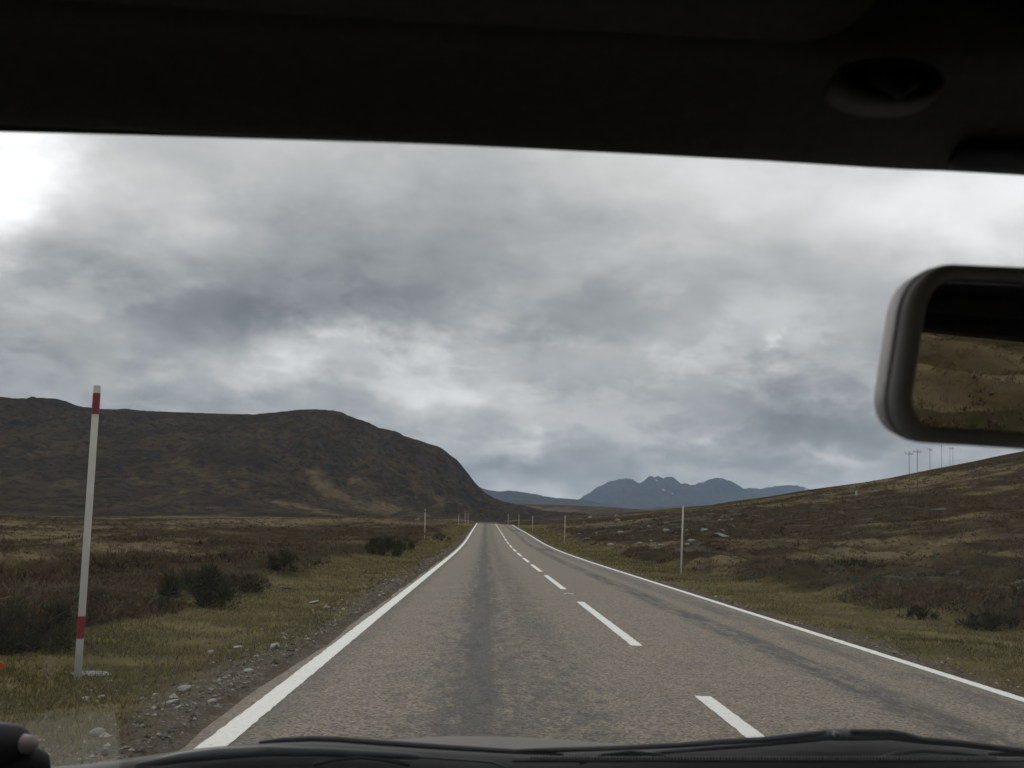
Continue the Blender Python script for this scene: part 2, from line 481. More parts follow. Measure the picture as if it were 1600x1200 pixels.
c = b.mix(b.m('MULTIPLY', b.sstep(b.noise(b.vm('ADD', p, (9, 3, 0)), 11.0, 5, .75), .54, .72), .30), c, (.31, .285, .24))
c = b.mix(b.m('MULTIPLY', b.sstep(nB, .45, .75), .35), c, (.085, .080, .078))
def band(xc, w, seedv, wob, amt):
    off = b.m('MULTIPLY', b.m('SUBTRACT', b.noise(b.xyz(0.0, b.m('MULTIPLY', Y, .06), seedv), 1.0, 3, .5), .5), wob)
    dd = b.m('ABSOLUTE', b.m('SUBTRACT', X, b.m('ADD', off, xc)))
    core = b.sstep(dd, w, w * .25)
    brk = b.m('ADD', b.m('MULTIPLY', nS, .55), b.m('MULTIPLY', nC, .65))
    return b.m('MULTIPLY', b.m('MULTIPLY', core, b.sstep(brk, .46, .70)), amt, clamp=True)
wear = b.m('MAXIMUM', band(.03, .48, 3.0, .12, 1.0), band(3.24, .36, 8.0, .5, 1.0))
wear = b.m('MAXIMUM', wear, b.m('MULTIPLY', b.sstep(b.m('ABSOLUTE', b.m('ADD', b.m('SUBTRACT', X, .01), b.m('MULTIPLY', b.m('SUBTRACT', nB, .5), .10))), .17, .09), b.m('ADD', .56, b.m('MULTIPLY', nS, .45))))
fleck = b.m('MULTIPLY', b.sstep(b.noise(b.vm('MULTIPLY', p, (1.0, .40, 1.0)), 6.5, 6, .78, .3), .515, .57), b.sstep(b.m('ABSOLUTE', b.m('SUBTRACT', X, .25)), 1.15, .35))
wear = b.m('MAXIMUM', wear, b.m('MULTIPLY', fleck, .80))
wear = b.m('MAXIMUM', wear, band(.62, .42, 12.0, .4, .55))
wear = b.m('MAXIMUM', wear, band(4.05, .34, 17.0, .5, .6))
wear = b.m('MAXIMUM', wear, b.m('MULTIPLY', b.sstep(b.m('ABSOLUTE', b.m('SUBTRACT', X, -1.28)), .22, .02), b.m('MULTIPLY', nC, .7)))
wear = b.m('MAXIMUM', wear, b.m('MULTIPLY', b.sstep(b.m('ADD', b.m('MULTIPLY', nS, .5), b.m('MULTIPLY', nC, .5)), .58, .72), .45))
c = b.mix(b.m('MULTIPLY', wear, .88), c, b.mix(chip_c.outputs[1], (.042, .042, .044), (.100, .097, .093)))
far_smooth = b.sstep(Y, 12.0, 60.0)
principled(b, out, c, .9, .12, bump(b, b.m('ADD', chip.outputs['Distance'], nB), .45, .006))

M_line, b, out = new_mat('road_paint')
p = pos(b)
n = b.noise(p, 26.0, 6, .75); n2 = b.noise(p, 2.0, 4, .6)
c = b.mix(b.sstep(n, .55, .70), (.76, .75, .70), (.34, .31, .27))
c = b.mix(b.m('MULTIPLY', b.sstep(n2, .5, .75), .25), c, (.52, .48, .42))
principled(b, out, c, .7, .3, bump(b, n, .4, .003))
M_patch = simple('fresh_tar', (.042, .042, .044), .75, .3, .3, 14, .004)
M_stud = simple('stud_rubber', (.45, .43, .40), .6, .4, .3, 50)

# plants: colour is stored per blade
M_leaf, b, out = new_mat('plant_blades')
cc = attr(b, 'col', True)
dif = b.new('ShaderNodeBsdfDiffuse'); b.t.links.new(cc, dif.inputs[0])
trl = b.new('ShaderNodeBsdfTranslucent'); b.t.links.new(cc, trl.inputs[0])
mx = b.new('ShaderNodeMixShader'); mx.inputs[0].default_value = .25
b.t.links.new(dif.outputs[0], mx.inputs[1]); b.t.links.new(trl.outputs[0], mx.inputs[2]); b.t.links.new(mx.outputs[0], out.inputs[0])
M_wood = simple('twig_bark', (.05, .038, .028), .9, .1, .3, 20)
M_stone = simple('pale_stone', (.35, .335, .30), .9, .2, .45, 7, .02)
M_boulder = simple('lichen_rock', (.23, .23, .205), .95, .15, .5, 2.2, .08)
M_pole = simple('pole_paint', (.40, .385, .345), .65, .3, .18, 9, .002)
M_red = simple('red_reflective_band', (.20, .018, .028), .5, .4, .2, 25)
M_poletop = simple('pole_top_paint', (.58, .56, .50), .6, .3, .12, 25)
M_timber = simple('grey_pole_timber', (.19, .168, .13), .9, .15, .25, 4)
M_ceramic = simple('insulator_glaze', (.30, .29, .27), .3, .5, .1, 5)

# car interior
M_lining = simple('charcoal_lining', (.095, .094, .090), .95, .1, .25, 160, .0008)
M_trim = simple('black_trim_plastic', (.026, .027, .027), .65, .3, .15, 220, .0004)
M_rubber = simple('wiper_rubber', (.020, .021, .024), .55, .35, .15, 120)
M_arm = simple('wiper_arm_paint', (.030, .034, .036), .5, .4, .15, 120)
M_clip = simple('dark_clip_plastic', (.06, .06, .058), .6, .3, .1, 100)
M_frit = simple('frit_enamel', (.03, .03, .032), .5, .3, .1, 90)
M_house = simple('mirror_shell_plastic', (.52, .52, .53), .55, .4, .08, 200, .0003)
M_bezel = simple('mirror_bezel_plastic', (.62, .62, .60), .6, .35, .1, 200, .0003)
M_dash = simple('dashboard_skin', (.085, .085, .086), .7, .3, .2, 300, .0006)
M_body = simple('grey_car_paint', (.135, .122, .104), .5, .3, .05, 8)
M_paper = simple('white_paper', (.38, .38, .35), .9, .2, .06, 6)
M_orange = simple('orange_spot_colour', (.5, .09, .02), .6, .3, .1, 9)
M_gadget = simple('soft_black_rubber', (.014, .014, .016), .7, .3, .15, 60)
M_highlight = simple('pale_pink_highlight', (.20, .165, .165), .55, .4, .1, 60)  # highlight on the gadget, put into a pale colour

M_mirror, b, out = new_mat('mirror_silver')
g = b.new('ShaderNodeBsdfGlossy'); g.inputs['Roughness'].default_value = .012; g.inputs[0].default_value = (.70, .70, .68, 1)
b.t.links.new(g.outputs[0], out.inputs[0])

M_glass, b, out = new_mat('windscreen_glass')
tr = b.new('ShaderNodeBsdfTransparent'); tr.inputs[0].default_value = (.975, .977, .978, 1)
gl = b.new('ShaderNodeBsdfGlossy'); gl.inputs['Roughness'].default_value = .0; gl.inputs[0].default_value = (1, 1, 1, 1)
gm = b.new('ShaderNodeNewGeometry')
cs_ = b.m('ABSOLUTE', b.vm('DOT_PRODUCT', gm.outputs['Normal'], gm.outputs['Incoming']))
fres = b.m('ADD', .038, b.m('MULTIPLY', b.m('POWER', b.m('SUBTRACT', 1.0, cs_), 5.0), .962), clamp=True)   # Schlick, the same from both sides
mx = b.new('ShaderNodeMixShader'); b.t.links.new(fres, mx.inputs[0])
b.t.links.new(tr.outputs[0], mx.inputs[1]); b.t.links.new(gl.outputs[0], mx.inputs[2]); b.t.links.new(mx.outputs[0], out.inputs[0])

# ------------------------------------------------------------------ ground sheet (rings round the car, out to the far hills)
R5 = math.radians
az_in = np.linspace(R5(-31), R5(31), 760)
az_r = np.concatenate([np.arange(R5(32.2), R5(88), R5(1.6)), np.arange(R5(88), R5(128), R5(.35)), np.arange(R5(128), R5(328.4), R5(2.2))])
az = np.concatenate([az_in, az_r]); az = np.concatenate([az, [az[0] + 2 * math.pi]])
rr = np.concatenate([[.6], np.geomspace(1.4, 13500, 575)])
AZ, RR = np.meshgrid(az, rr, indexing='ij')
GX, GY = np.sin(AZ) * RR, np.cos(AZ) * RR
GX[-1], GY[-1] = GX[0], GY[0]
gx, gy = GX.ravel(), GY.ravel()
gz = land(gx, gy)
mo = moor(gx, gy)
grv_n = dirt_noise(gx * 3, gy * 1.2)
gravel_a = np.maximum(ss(-2.35, -1.80, gx + .7 * grv_n) * (gx < 1), ss(5.25, 4.95, gx - .35 * grv_n) * (gx > 1))
rock_a = np.exp(-((gx - 24) / 16) ** 2 - ((gy - 128) / 50) ** 2) + .55 * ss(.1, .35, fbm(gx / 30, gy / 30, 301, 3)) * (gx > 10) * (gx < 60) * (gy < 90)
me = mesh_np('ground', np.stack([gx, gy, gz], 1), grid_faces(len(az), len(rr))[:, ::-1], M_ground, True,
             dict(straw=straw_mask(gx, gy) * mo, turf=1 - mo, gravel=gravel_a, rock=np.clip(rock_a, 0, 1)))
link('ground', me, kind='structure')


def gz_at(x, y): return float(land(np.array([x]), np.array([y]))[0])


def hit(px, py, lo=3.0, hi=3000.0):
    """where the line of sight through a picture point meets the ground"""
    d = ray(px, py)
    ys = np.geomspace(lo, hi, 6000)
    q = d[None, :] * (ys / d[1])[:, None]
    h = land(q[:, 0], q[:, 1]) - (q[:, 2] + EYE)
    k = np.argmax(h > 0)
    if not h[k] > 0: k = len(ys) - 1
    return q[k, 0], ys[k], float(land(q[k:k + 1, 0], q[k:k + 1, 1])[0])


# ------------------------------------------------------------------ hills and mountains
def skyline(pts, y):
    w = np.array([at_y(a, b_, y) for a, b_ in pts])
    o = np.argsort(w[:, 0])
    return w[o, 0], w[o, 2]


def interp_s(x, xs, zs, win):
    """interp plus small-scale smoothing so corners of the outline are not sharp"""
    return sum(np.interp(x + o * win, xs, zs) for o in (-1, -.5, 0, .5, 1)) / 5


# left hill
YR = 1250.0
hx, hz = skyline([(-330, 640), (-200, 628), (-90, 616), (0, 620), (25, 623), (50, 623), (75, 622), (95, 624), (112, 631), (130, 636), (160, 639), (185, 640),
                  (200, 639), (215, 641), (240, 643), (300, 645), (400, 648), (415, 646), (440, 644), (462, 641), (490, 640), (515, 641),
                  (535, 644), (545, 650), (575, 660), (592, 669), (622, 675), (630, 681), (660, 690), (690, 700), (702, 710), (716, 720),
                  (730, 738), (742, 754), (752, 764), (762, 773), (775, 780), (792, 785), (812, 789), (860, 800)], YR)
nx, ny = 640, 250
xs = np.concatenate([np.linspace(-1500, -820, 60)[:-1], np.linspace(-820, 110, nx)])
ys = np.linspace(560, 1650, ny)
HX, HY = np.meshgrid(xs, ys, indexing='ij')
Hc = interp_s(HX, hx, hz, 3.0)
wobx = 22 * fbm(HX / 160, HY / 160, 201, 4)
foot = np.interp(HX, [-1500, -420, -200, -60, 20, 110], [-9, -9, -6, 4, 9, 8])
y0 = 640 + 60 * perlin(HX / 220, HX * 0, 209) + 90 * ss(-120, 60, HX)
s = np.clip((HY - y0) / (YR - y0), 0, None)
sp = np.where(s < 1, .18 * s + .82 * (s ** 2.0) * (3 - 2 * s) ** .9, 1)
steep_end = ss(-330, -60, HX)                                        # the right shoulder is a crag above a scree fan
sp2_ = np.where(s < 1, .25 * s + .75 * ss(.35, .98, s), 1)
sp = sp * (1 - steep_end) + sp2_ * steep_end
foot = land(HX, HY) - 1.2
HZ = foot + (Hc - foot) * np.clip(sp, 0, 1)
HZ = np.where(HY > YR, np.minimum(HZ, Hc) - ((HY - YR) / 420) ** 2 * 60 - .03 * (HY - YR), HZ)
bell = np.clip(s, 0, 1) * ss(1.0, .86, s) * ss(-12, 40, Hc - foot)
gul = 1 - np.abs(fbm((HX + wobx) / 62, HY / 240, 211, 5)) * 2.4
HZ = HZ - 11 * bell * np.clip(gul, -1, 1) + 8 * bell * fbm(HX / 22, HY / 30, 212, 4)
crag = np.abs(fbm(HX / 20 + HY * .004, HY / 60, 215, 3)) * 1.6
terr = fbm(HX / 90, HZ / 11.0, 213, 4)
HZ = HZ + bell * steep_end * (7 * terr - 8 * crag)
HZ = HZ + 1.3 * fbm(HX / 8, HY / 10, 214, 3) * ss(0, .2, s)
px_a, straw_h = [], np.zeros_like(HZ)
cam_dx = HX; dep = HY
U = np.stack([HX.ravel(), HY.ravel(), HZ.ravel() - EYE], 1) @ MC
PX = (800 - F_PX * U[:, 0] / U[:, 2]).reshape(HX.shape); PY = (600 + F_PX * U[:, 1] / U[:, 2]).reshape(HX.shape)
def fan(pts, wd, amp):
    """a bleached grass fan lying along a line on the hillside"""
    global straw_h
    best = np.full(HZ.shape, 1e9)
    for (a, c_), (e, g_) in zip(pts[:-1], pts[1:]):
        vx, vy = e - a, g_ - c_
        t = np.clip(((PX - a) * vx + (PY - c_) * vy) / (vx * vx + vy * vy), 0, 1)
        best = np.minimum(best, np.hypot(PX - a - t * vx, (PY - c_ - t * vy) * 1.6))
    nz = fbm(HX / 26, HY / 40, 220, 4)
    straw_h = np.maximum(straw_h, amp * ss(1.3, .2, best / wd + 1.5 * nz))
fan([(492, 745), (520, 770), (560, 786), (612, 797)], 15, .72)
fan([(555, 750), (580, 758)], 8, .55)
fan([(650, 758), (690, 786)], 12, .35)
fan([(432, 784), (470, 792), (508, 801)], 7, .8)
fan([(508, 802), (545, 808), (585, 812)], 3, .7)
fan([(640, 800), (668, 806)], 5, .5)
fan([(205, 752), (255, 756)], 8, .35)
fan([(280, 720), (350, 760)], 14, .22)
crag_a = ss(.02, .22, fbm(HX / 34, HZ / 30 + HY / 130, 230, 5) + .55 * np.exp(-((PX - 700) / 45) ** 2 - ((PY - 735) / 34) ** 2) + .22 * np.exp(-((PX - 590) / 75) ** 2 - ((PY - 700) / 30) ** 2) - .12) * .6
straw_h = np.maximum(straw_h, .38 * ss(.16, .42, fbm(HX / 70, HY / 90, 221, 5)) * ss(.75, .1, s))
me = mesh_np('hill', np.stack([HX.ravel(), HY.ravel(), HZ.ravel()], 1), grid_faces(len(xs), ny)[:, ::-1], M_hill, True,
             dict(straw=straw_h, snow=straw_h * 0, crag=crag_a))
link('hill', me, kind='structure')


def range_mesh(name, pts, y, depth, mat, nx, ny, rough, seed, foot, snow=(), x_pad=.15, sharp=1.0, kx=1.0):
    hx, hz = skyline(pts, y)
    xs = np.linspace(hx[0], hx[-1], nx); t = np.linspace(-1, 1.0, ny)
    XX, TT = np.meshgrid(xs, t, indexing='ij')
    fall = np.clip(1 - np.abs(TT), 0, 1)
    wob = .20 * depth * fbm(xs / (depth * .5), xs * 0, seed + 9, 4)[:, None] * (1 - fall)
    YY = y + TT * depth + wob
    H = np.interp(XX, hx, hz)
    prof = np.where(TT < 0, fall ** sharp, fall)
    ridge = 1 - 2.2 * np.abs(fbm(XX / (rough * 5.0 * kx), YY / (rough * 16), seed, 5))
    bell = np.clip(4 * fall * (1 - fall), 0, 1)
    jag_ = np.clip((H - foot) / (rough * 9), 0, 1) * (rough * .34 * (np.abs(perlin(XX / (rough * 3.1), XX * 0 + seed, seed + 50)) - .3) + rough * .16 * perlin(XX / (rough * 1.1), XX * 0, seed + 51))
    H = H + (jag_ if mat is M_mtn else 0)
    ZZ = foot + (H - foot) * prof
    amp = np.maximum(0, (H - foot))
    ZZ = ZZ + rough * .55 * ridge * bell * np.clip(amp / (rough * 6), 0, 1) + rough * .16 * fbm(XX / (rough * .9), YY / (rough * 1.2), seed + 3, 4) * np.clip(bell * 2, .15, 1)
    sn = np.zeros_like(ZZ)
    U = np.stack([XX.ravel(), YY.ravel(), ZZ.ravel() - EYE], 1) @ MC
    qx = (800 - F_PX * U[:, 0] / U[:, 2]).reshape(XX.shape); qy = (600 + F_PX * U[:, 1] / U[:, 2]).reshape(XX.shape)
    for (a, c_, w_, h_) in snow:
        q = np.hypot((qx - a) / w_, (qy - c_) / h_) + .35 * perlin(XX / 30, ZZ / 18, seed + 31)
        sn = np.maximum(sn, ss(1.15, .8, q) * (TT <= .02))
    me = mesh_np(name, np.stack([XX.ravel(), YY.ravel(), ZZ.ravel()], 1), grid_faces(nx, ny)[:, ::-1], mat, True,
                 dict(straw=np.clip(fbm(XX / (rough * 20), YY / (rough * 30), seed + 5, 4) * 2.2 - .15, 0, .8) if mat is M_ridge else sn * 0, snow=sn))
    return link(name, me, kind='structure')


range_mesh('moor_ridge', [(560, 815), (640, 800), (700, 792), (770, 786), (800, 787), (850, 788), (905, 790), (960, 793), (985, 796), (1010, 800), (1040, 812), (1090, 830)],
           2600.0, 1500.0, M_ridge, 220, 60, 9.0, 401, 5.0, sharp=.9)
range_mesh('moor_ridge', [(860, 812), (930, 800), (1000, 794), (1060, 790), (1120, 789), (1190, 791), (1260, 800), (1330, 812)],
           4600.0, 1500.0, M_ridge, 160, 40, 12.0, 431, 10.0, sharp=.9)
range_mesh('mountain', [(640, 772), (690, 757), (720, 752), (748, 761), (762, 764), (771, 766), (780, 767), (790, 766), (806, 766), (818, 768), (840, 772), (858, 776), (880, 778), (908, 780), (960, 790), (1000, 800)],
           7800.0, 1900.0, M_mtn, 260, 50, 34.0, 501, 30.0)
range_mesh('mountain', [(880, 790), (896, 784), (906, 779), (915, 773), (925, 767), (935, 760), (945, 755), (955, 751), (966, 748), (976, 746), (984, 747), (990, 750), (997, 754),
                        (1003, 752), (1009, 748), (1014, 744), (1019, 743.5), (1021, 744.5), (1027, 743), (1031, 745), (1036, 745.5), (1040, 744.5), (1045, 743.5), (1050, 744), (1056, 749), (1063, 754),
                        (1072, 756), (1083, 756.5), (1092, 754.5), (1101, 751), (1109, 747.5), (1116, 745.5), (1122, 745), (1132, 747.5), (1142, 751), (1150, 756), (1158, 762), (1170, 768), (1200, 780), (1240, 795)],
           11500.0, 2600.0, M_mtn, 460, 80, 46.0, 601, 30.0,
           snow=[(1026, 750, 1.6, 1.1), (1018, 755, 1.2, .8), (1037, 765, 1.7, 1.3), (1051, 771, 1.0, 1.0), (1127, 750, 1.5, .9)])
range_mesh('mountain', [(1100, 800), (1140, 775), (1156, 765), (1164, 762), (1175, 761), (1186, 763), (1198, 761), (1210, 759), (1222, 757), (1234, 756.5), (1246, 757.5), (1256, 760), (1266, 764), (1280, 771), (1310, 785), (1350, 800)],
           12600.0, 2400.0, M_mtn, 260, 60, 40.0, 701, 30.0, snow=[(1163, 765, 1.2, 1.6), (1259, 764, 1.9, 1.5)])

# haze: one closed box of thin air round everything
mb = MB(); mb.box((-13900, -13900, -30), (13900, 16500, 790))
M_haze, b, out = new_mat('thin_haze')
vol = b.new('ShaderNodeVolumePrincipled')
vol.inputs['Color'].default_value = (.56, .77, 1.0, 1); vol.inputs['Density'].default_value = 4.8e-5
b.t.links.new(vol.outputs[0], out.inputs['Volume'])
mb.build('haze', M_haze, kind='stuff')

# ------------------------------------------------------------------ road and its markings
ry = np.concatenate([np.arange(-90, 2, 4.0), np.arange(2, 60, .5), np.arange(60, 300, 2.0)])
rx_ = np.array([0, .12, .5, 1.5, 2.6, 3.3, 4.2, 5.2, 5.9, 6.28, 6.40])
camber = np.array([-.05, 0, .004, .012, .02, .022, .02, .012, .004, 0, -.05])
jl = .05 * perlin(ry / .9, ry * 0, 801) + .05 * perlin(ry / 3.2, ry * 0, 802)
V = []
for i, yv in enumerate(ry):
    for j, xo in enumerate(rx_):
        j_ = jl[i] * (1 if j < 2 else 0) - (.6 * jl[(i * 7) % len(ry)] if j > 8 else 0)
        V.append((ROAD_L + xo + j_, yv, zroad(yv) + camber[j]))
me = mesh_np('road', V, grid_faces(len(ry), len(rx_))[:, ::-1], M_road, True)
road = link('road', me, kind='structure')


def rz(x, y): return float(zroad(y)) + float(np.interp(x - ROAD_L, rx_, camber))


def stripe(name, x0, x1, ya, yb, mat=M_line, lift=.004, jag=.007, step_near=.03):
    yy = [ya]
    while yy[-1] < yb: yy.append(min(yb, yy[-1] + (step_near if yy[-1] < 25 else .4 if yy[-1] < 60 else 2.0)))
    yy = np.array(yy)
    near = np.where(yy < 25, 1.0, .4)
    ja = jag * near * (perlin(yy / .13, yy * 0 + x0, 811) + .30 * perlin(yy / .05, yy * 0 + x0, 812))
    jb = jag * near * (perlin(yy / .11, yy * 0 + x1, 821) + .30 * perlin(yy / .06, yy * 0 + x1, 822))
    V, Fc = [], []
    for i, yv in enumerate(yy):
        for xx in (x0 + ja[i], x1 + jb[i]):
            V.append((xx, yv, rz(xx, yv) + lift))
    for i in range(len(yy) - 1): Fc.append((2 * i, 2 * i + 1, 2 * i + 3, 2 * i + 2))
    return link(name, mesh_np(name, V, np.array(Fc), mat), road)


stripe('edge_line', -1.475, -1.325, -60, 230)
stripe('edge_line', 4.49, 4.635, -60, 230)
starts = [(-9.2, -2.4), (1.4, 8.15), (11.6, 18.5), (22.3, 28.9), (31.4, 37.6), (40.0, 45.8), (48.2, 54.0), (56.6, 62.4)]
while starts[-1][1] < 215: starts.append((starts[-1][0] + 8.8, starts[-1][1] + 8.8))
for a, e in starts: stripe('centre_dash', 1.66, 1.79, a, e)
for yv in [20.6, 47.0, 64.5, 82.1]:                                   # reflecting studs in the gaps of the centre line
    m = MB(); m.box((-.085, -.11, 0), (.085, .11, .010)); m.box((-.05, -.05, .0102), (.05, .05, .022))
    o = m.build('road_stud', M_stud, road, bevel=.003); o.location = (1.70, yv, rz(1.70, yv) + .001)
for (xa, xb, ya, yb) in [(3.25, 4.15, 62.5, 66.5), (3.2, 4.1, 122, 131)]:
    stripe('tar_patch', xa, xb, ya, yb, M_patch, .003, .12)


# ------------------------------------------------------------------ ground cover (stuff)
def tri_cloud(name, base, dirs, length, width, col, droop=.0, **props):
    """one thin triangle (blade) per base point"""
    n = len(base)
    side = np.cross(dirs, rng.normal(size=(n, 3))); side /= np.linalg.norm(side, axis=1)[:, None] + 1e-9
    tipp = base + dirs * length[:, None]; tipp[:, 2] -= droop * length
    V = np.empty((n, 3, 3)); V[:, 0] = base - side * width[:, None] * .5; V[:, 1] = base + side * width[:, None] * .5; V[:, 2] = tipp
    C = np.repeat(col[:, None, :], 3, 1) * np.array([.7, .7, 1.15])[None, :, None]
    me = mesh_np(name, V.reshape(-1, 3), np.arange(3 * n).reshape(n, 3), M_leaf, False, cols=np.clip(C.reshape(-1, 3), 0, 1))
    return link(name, me, **props)


def sample(n, r0, r1, a0, a1):
    r = np.exp(rng.uniform(math.log(r0), math.log(r1), n)); a = np.radians(rng.uniform(a0, a1, n))
    return np.sin(a) * r, np.cos(a) * r, r


def unit(v): return v / (np.linalg.norm(v, axis=1)[:, None] + 1e-9)


def pick(pal, n, t=None):
    pal = np.array(pal); t = rng.random(n) * (len(pal) - 1) if t is None else np.clip(t, 0, .999) * (len(pal) - 1)
    i = t.astype(int); f = (t - i)[:, None]
    return pal[i] * (1 - f) + pal[np.minimum(i + 1, len(pal) - 1)] * f


# short turf on both verges
xa, ya, ra = sample(520000, 4.2, 150, -30, 30)
keep = (((xa < -1.75) & (xa > -6.5)) | ((xa > 4.95) & (xa < 10))) & (moor(xa, ya) < .6)
g_n = dirt_noise(xa * 3, ya * 1.2)
grv = np.maximum(ss(-2.3, -1.85, xa + .7 * g_n) * (xa < 1), ss(5.15, 4.95, xa - .35 * g_n) * (xa > 1))
thin = fbm(xa / 1.1, ya / 1.1, 95, 3)
keep &= (rng.random(len(xa)) > grv * .97) & (rng.random(len(xa)) < .55 + 1.3 * thin + (ra > 30) * .3)
xa, ya, ra = xa[keep], ya[keep], ra[keep]
n = len(xa)
za = land(xa, ya)
lean = np.stack([rng.normal(0, .55, n), rng.normal(0, .55, n), np.ones(n)], 1)
tone = .58 + .75 * fbm(xa / 2.6, ya / 3.2, 96, 4) + rng.normal(0, .16, n)
colg = pick([(.058, .060, .024), (.090, .085, .034), (.130, .112, .050), (.185, .150, .075), (.25, .21, .115)], n, tone)
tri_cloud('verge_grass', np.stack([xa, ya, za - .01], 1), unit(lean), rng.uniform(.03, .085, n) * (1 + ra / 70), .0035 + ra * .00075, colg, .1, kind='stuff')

# heather and bleached grass on the moor
def cover(n, r0, r1, a0, a1):
    x, y, r = sample(n, r0, r1, a0, a1)
    k = (moor(x, y) > .35) & (x * x + y * y > 30)
    return x[k], y[k], r[k]
def heather(name, spots, per):
    x, y, r = spots
    st = straw_mask(x, y)
    k = rng.random(len(x)) > .85 * st
    x, y, r, st = x[k], y[k], r[k], st[k]
    n = len(x); z = land(x, y)
    size = rng.gamma(5, .0135, n) * (1 + r / 150) * (.6 + 1.2 * np.clip(.5 + fbm(x / 3, y / 3, 97, 2), 0, 1))
    ctone = .52 + .8 * fbm(x / 5, y / 7, 98, 3) + rng.normal(0, .20, n)
    bx, by, bz, sz, rr_, ct = [np.repeat(v, per) for v in (x, y, z, size, r, ctone)]
    N = len(bx)
    off = unit(rng.normal(size=(N, 3))); off[:, 2] = np.abs(off[:, 2])
    rad = rng.random(N) ** .5
    base = np.stack([bx + off[:, 0] * rad * sz * .8, by + off[:, 1] * rad * sz * .8, bz + off[:, 2] * rad * sz * .55 - .02], 1)
    dr = unit(off * np.array([.9, .9, .7]) + np.array([0, 0, .75]) + rng.normal(0, .35, (N, 3)))
    col = pick([(.030, .021, .013), (.056, .038, .023), (.084, .057, .034), (.108, .078, .046), (.108, .098, .057), (.165, .138, .085)], N, ct + rng.normal(0, .12, N))
    lich = np.repeat(ss(.05, .3, fbm(x / 4.5, y / 4.5, 130, 3)) * (x > 6) * ss(70, 35, r), per)[:, None] * .9   # grey-green woolly tufts by the right verge
    col = col * (1 - lich) + np.array([.088, .100, .072]) * rng.uniform(.5, 1.3, (N, 1)) * lich
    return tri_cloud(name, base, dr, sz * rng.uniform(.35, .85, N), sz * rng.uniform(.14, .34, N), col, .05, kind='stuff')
def bleached(name, spots, per):
    x, y, r = spots
    st = straw_mask(x, y)
    k = rng.random(len(x)) < .06 + .94 * st
    x, y, r = x[k], y[k], r[k]
    n = len(x); z = land(x, y)
    h = rng.uniform(.08, .22, n) * (1 + r / 160)
    h = h * (1 + 1.1 * ss(34, 14, r) * rng.random(n))
    wx, wy = rng.normal(.3, .35, n), rng.normal(-.1, .35, n)
    bx, by, bz, hh, rr_, lx, ly = [np.repeat(v, per) for v in (x, y, z, h, r, wx, wy)]
    N = len(bx)
    base = np.stack([bx + rng.normal(0, .3, N) * hh, by + rng.normal(0, .3, N) * hh, bz - .02], 1)
    dr = unit(np.stack([lx + rng.normal(0, .55, N), ly + rng.normal(0, .55, N), np.full(N, 1.0)], 1))
    t = np.repeat(.5 + .7 * fbm(x / 9, y / 9, 99, 3), per) + rng.normal(0, .2, N)
    col = pick([(.060, .044, .022), (.100, .075, .039), (.136, .107, .061), (.18, .147, .086), (.235, .195, .12)], N, t)
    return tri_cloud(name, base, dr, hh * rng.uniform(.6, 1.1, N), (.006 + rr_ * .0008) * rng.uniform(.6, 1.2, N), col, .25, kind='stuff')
sp_ = [cover(88000, 8, 240, -30, 30), cover(5000, 9, 160, 92, 124)]
spots = tuple(np.concatenate([a, c_]) for a, c_ in zip(*sp_))
heather('heather_cover', spots, 8)
sp_ = [cover(56000, 8, 300, -30, 30), cover(9000, 9, 160, 92, 124)]
spots = tuple(np.concatenate([a, c_]) for a, c_ in zip(*sp_))
bleached('moor_grass', spots, 8)

# gravel crumbs along the road edge
def rock_shape(seed, nsub=1, flat=.6):
    bm = bmesh.new(); bmesh.ops.create_icosphere(bm, subdivisions=nsub, radius=1.0)
    r = random.Random(seed)
    ax = [Vector((r.gauss(0, 1), r.gauss(0, 1), r.gauss(0, 1))).normalized() for _ in range(7)]
    cut = [r.uniform(.38, .82) for _ in ax]
    for v in bm.verts:
        for a, c_ in zip(ax, cut):
            d_ = v.co.dot(a)
            if d_ > c_: v.co -= a * (d_ - c_)
        v.co *= 1 + r.uniform(-.12, .12)
        v.co.z *= flat
    me = bpy.data.meshes.new('stone'); bm.to_mesh(me); bm.free()
    return me
n = 5200
gyv = np.exp(rng.uniform(math.log(4.5), math.log(60), n)); left = rng.random(n) < .75
gxv = np.where(left, -1.72 - np.abs(rng.gamma(1.2, .34, n)), 4.95 + np.abs(rng.gamma(1.2, .10, n)))
gzv = land(gxv, gyv)
sz = rng.gamma(1.8, .0042, n) * (1 + gyv / 45) + .003
octa = np.array([(1, 0, 0), (-1, 0, 0), (0, 1, 0), (0, -1, 0), (0, 0, .7), (0, 0, -.5)])
of = np.array([(0, 2, 4), (2, 1, 4), (1, 3, 4), (3, 0, 4), (2, 0, 5), (1, 2, 5), (3, 1, 5), (0, 3, 5)])
V = octa[None] * sz[:, None, None] * rng.uniform(.5, 1.3, (n, 6, 3))
th = rng.uniform(0, 6.28, n); cs, sn_ = np.cos(th)[:, None], np.sin(th)[:, None]
Vx, Vy = V[..., 0] * cs - V[..., 1] * sn_, V[..., 0] * sn_ + V[..., 1] * cs
V = np.stack([Vx + gxv[:, None], Vy + gyv[:, None], V[..., 2] + gzv[:, None] + sz[:, None] * .2], 2)
Fg = (of[None] + (np.arange(n) * 6)[:, None, None]).reshape(-1, 3)
colr = pick([(.06, .05, .04), (.13, .115, .095), (.22, .20, .17), (.36, .34, .30)], n, rng.random(n) ** 1.6)
M_chip, b, out = new_mat('gravel_chips'); principled(b, out, attr(b, 'col', True), .9, .2)
link('gravel', mesh_np('gravel', V.reshape(-1, 3), Fg, M_chip, False, cols=np.repeat(colr, 6, 0)), kind='stuff')

